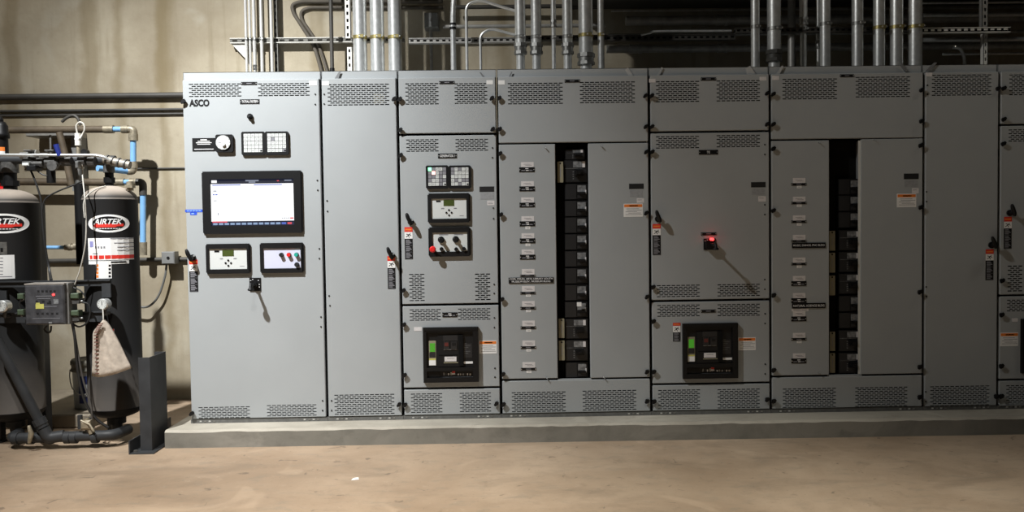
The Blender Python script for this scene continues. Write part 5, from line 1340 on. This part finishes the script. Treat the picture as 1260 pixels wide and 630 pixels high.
for j in range(rows):
    for i in range(nc_):
        fs.append((idx(0, j, i), idx(0, j+1, i), idx(0, j+1, i+1), idx(0, j, i+1))); fs.append((idx(1, j, i), idx(1, j, i+1), idx(1, j+1, i+1), idx(1, j+1, i)))
    fs.append((idx(0, j, 0), idx(1, j, 0), idx(1, j+1, 0), idx(0, j+1, 0))); fs.append((idx(0, j, nc_), idx(0, j+1, nc_), idx(1, j+1, nc_), idx(1, j, nc_)))
for i in range(nc_): fs.append((idx(0, rows, i), idx(1, rows, i), idx(1, rows, i+1), idx(0, rows, i+1))); fs.append((idx(0, 0, i), idx(0, 0, i+1), idx(1, 0, i+1), idx(1, 0, i)))
bag = thing('cloth_bag', 'beige cloth bag hanging by a cord from the gauge on the right tank', 'bag', at(127, 394, Yq))
mb.add(vs, fs, CLOTH, True); mb.build('bag_body', bag)
mb = MB()
for k in range(17):
    t = .12+.84*k/16; A = samp(lft, t); B = samp(rgt, t); u = .16; p = at(A[0]*(1-u)+B[0]*u, A[1]*(1-u)+B[1]*u+math.sin(u*PI)*3*t, Yq-.045); mb.box(p.x-.012, p.x+.012, p.y, p.y+.012, p.z-.003, p.z+.003, CLOTHS)
mb.build('stitching', bag)
mb = MB(); mb.tube([at(126.5, 380, Yc-.09), at(127, 388, Yq), at(127.2, 396, Yq)], .004, WCABLE, 8); mb.build('cord', bag)
tg = MB(); a = at(131, 405, Yc-.01); b = at(140.5, 423, Yc-.01); tg.box(a.x, b.x, Yc-.008, Yc-.003, b.z, a.z, WHITE); c = at(131, 407.5, Yc-.01); tg.box(a.x, b.x, Yc-.0095, Yc-.008, c.z, a.z, RED)
tg.build('hang_tag', dr)

# bucket on the ledge
Yu = .68; s = scale_at(Yu); cb = at(113, 500, Yu); zb = .1
zt = at(113, 447, Yu).z; R0 = 20.5*s
bk = thing('bucket', 'white bucket with a blue label and a grimy lid between the tanks', 'bucket', (cb.x, Yu, zb))
prof = [(.001, zb), (R0*.9, zb), (R0*.93, zb+.01), (R0, zt), (R0*1.04, zt+.004)]
MB().lathe((cb.x, Yu), prof, BUCKW, 48).build('bucket_body', bk)
mb = MB(); mb.lathe((cb.x, Yu), [(R0*1.03, zt-.05), (R0*1.07, zt-.048), (R0*1.07, zt-.03), (R0*1.03, zt-.028), (R0*1.03, zt-.005), (R0*1.08, zt), (R0*1.08, zt+.025), (R0, zt+.04), (R0*.95, zt+.03), (.001, zt+.03)], mat('grimy_lid', (.16, .15, .12, 1), .7, noise=.5, nscale=30), 48); mb.build('lid', bk)
mb = MB(); mb.wrap((cb.x, Yu), R0*1.0, -R0*.25, R0*1.15, zb+.05, zb+.25, BUCKB, n=12)
mb.wrap((cb.x, Yu), R0*1.004, R0*.1, R0*.9, zb+.16, zb+.19, BUCKW, n=10); mb.wrap((cb.x, Yu), R0*1.004, R0*.0, R0*.9, zb+.1, zb+.115, BUCKW, n=10)
mb.build('bucket_label', bk)
mb = MB(); pts = []
for k in range(13):
    an = PI+.25+(PI-.5)*k/12; dz = math.sin(PI*k/12)*.17
    pts.append((cb.x+R0*1.12*math.cos(an), Yu+R0*1.12*math.sin(an), zt-.04-dz))
mb.tube(pts, .004, WCABLE, 8); mb.build('handle', bk)
# crumbs of litter on the floor
for (px, py, w_, lab) in ((437, 590, 5, 'small white scrap lying on the floor before the cabinets'), (505, 545.5, 3, 'tiny white scrap on the floor at the foot of the pad')):
    c = atz(px, py, 0); mb = MB(); mb.add([(c.x-.02, c.y-.015, 0.001), (c.x+.022, c.y-.004, .001), (c.x+.016, c.y+.016, .008), (c.x-.014, c.y+.012, .004), (c.x, c.y, .011)], [(0, 1, 4), (1, 2, 4), (2, 3, 4), (3, 0, 4), (3, 2, 1, 0)], WHITE); o = mb.build('paper_scrap', None, c); tag(o, lab, 'litter')

# ------------------------------------------------------------------ light
def spot(name, loc, target, power, angle, blend, radius, col):
    d = bpy.data.lights.new(name, 'SPOT'); d.energy = power; d.spot_size = math.radians(angle); d.spot_blend = blend; d.shadow_soft_size = radius; d.color = col
    o = bpy.data.objects.new(name, d); COL.objects.link(o); o.location = loc
    o.rotation_euler = (Vector(target)-Vector(loc)).to_track_quat('-Z', 'Y').to_euler(); return o
KP = (-3.5, -3.1, 6.2)
spot('ceiling_lamp', KP, (-2.5, -1.5, 0), 590, 170, .3, .08, (1.0, 1.0, .97))
spot('ceiling_lamp_reflector', KP, (-2.4, 0, 2.65), 2450, 44, 1.0, .08, (.98, 1.0, 1.0))
spot('ceiling_lamp_reflector', KP, (-1.5, 0, 2.1), 1600, 44, 1.0, .08, (.98, 1.0, 1.01))
spot('ceiling_lamp', (-1.0, -4.6, 6.2), (-1.7, -2.2, 0), 2450, 46, 1.0, .1, (1.0, .96, .9))
spot('ceiling_lamp', (1.0, -4.4, 6.2), (.8, -3.6, 0), 2100, 66, 1.0, .1, (1.0, .97, .86))
spot('ceiling_lamp', (5.2, -1.2, 5.2), (4.2, -.6, 0), 60, 120, 1.0, .1, (1.0, .93, .78))
w = bpy.data.worlds.new('world'); SC.world = w; w.use_nodes = True
w.node_tree.nodes['Background'].inputs[0].default_value = (1, .93, .82, 1); w.node_tree.nodes['Background'].inputs[1].default_value = .0
SC.view_settings.view_transform = 'Standard'; SC.view_settings.look = 'None'; SC.view_settings.gamma = 1; SC.view_settings.use_curve_mapping = False
SC.view_settings.exposure = 0.0
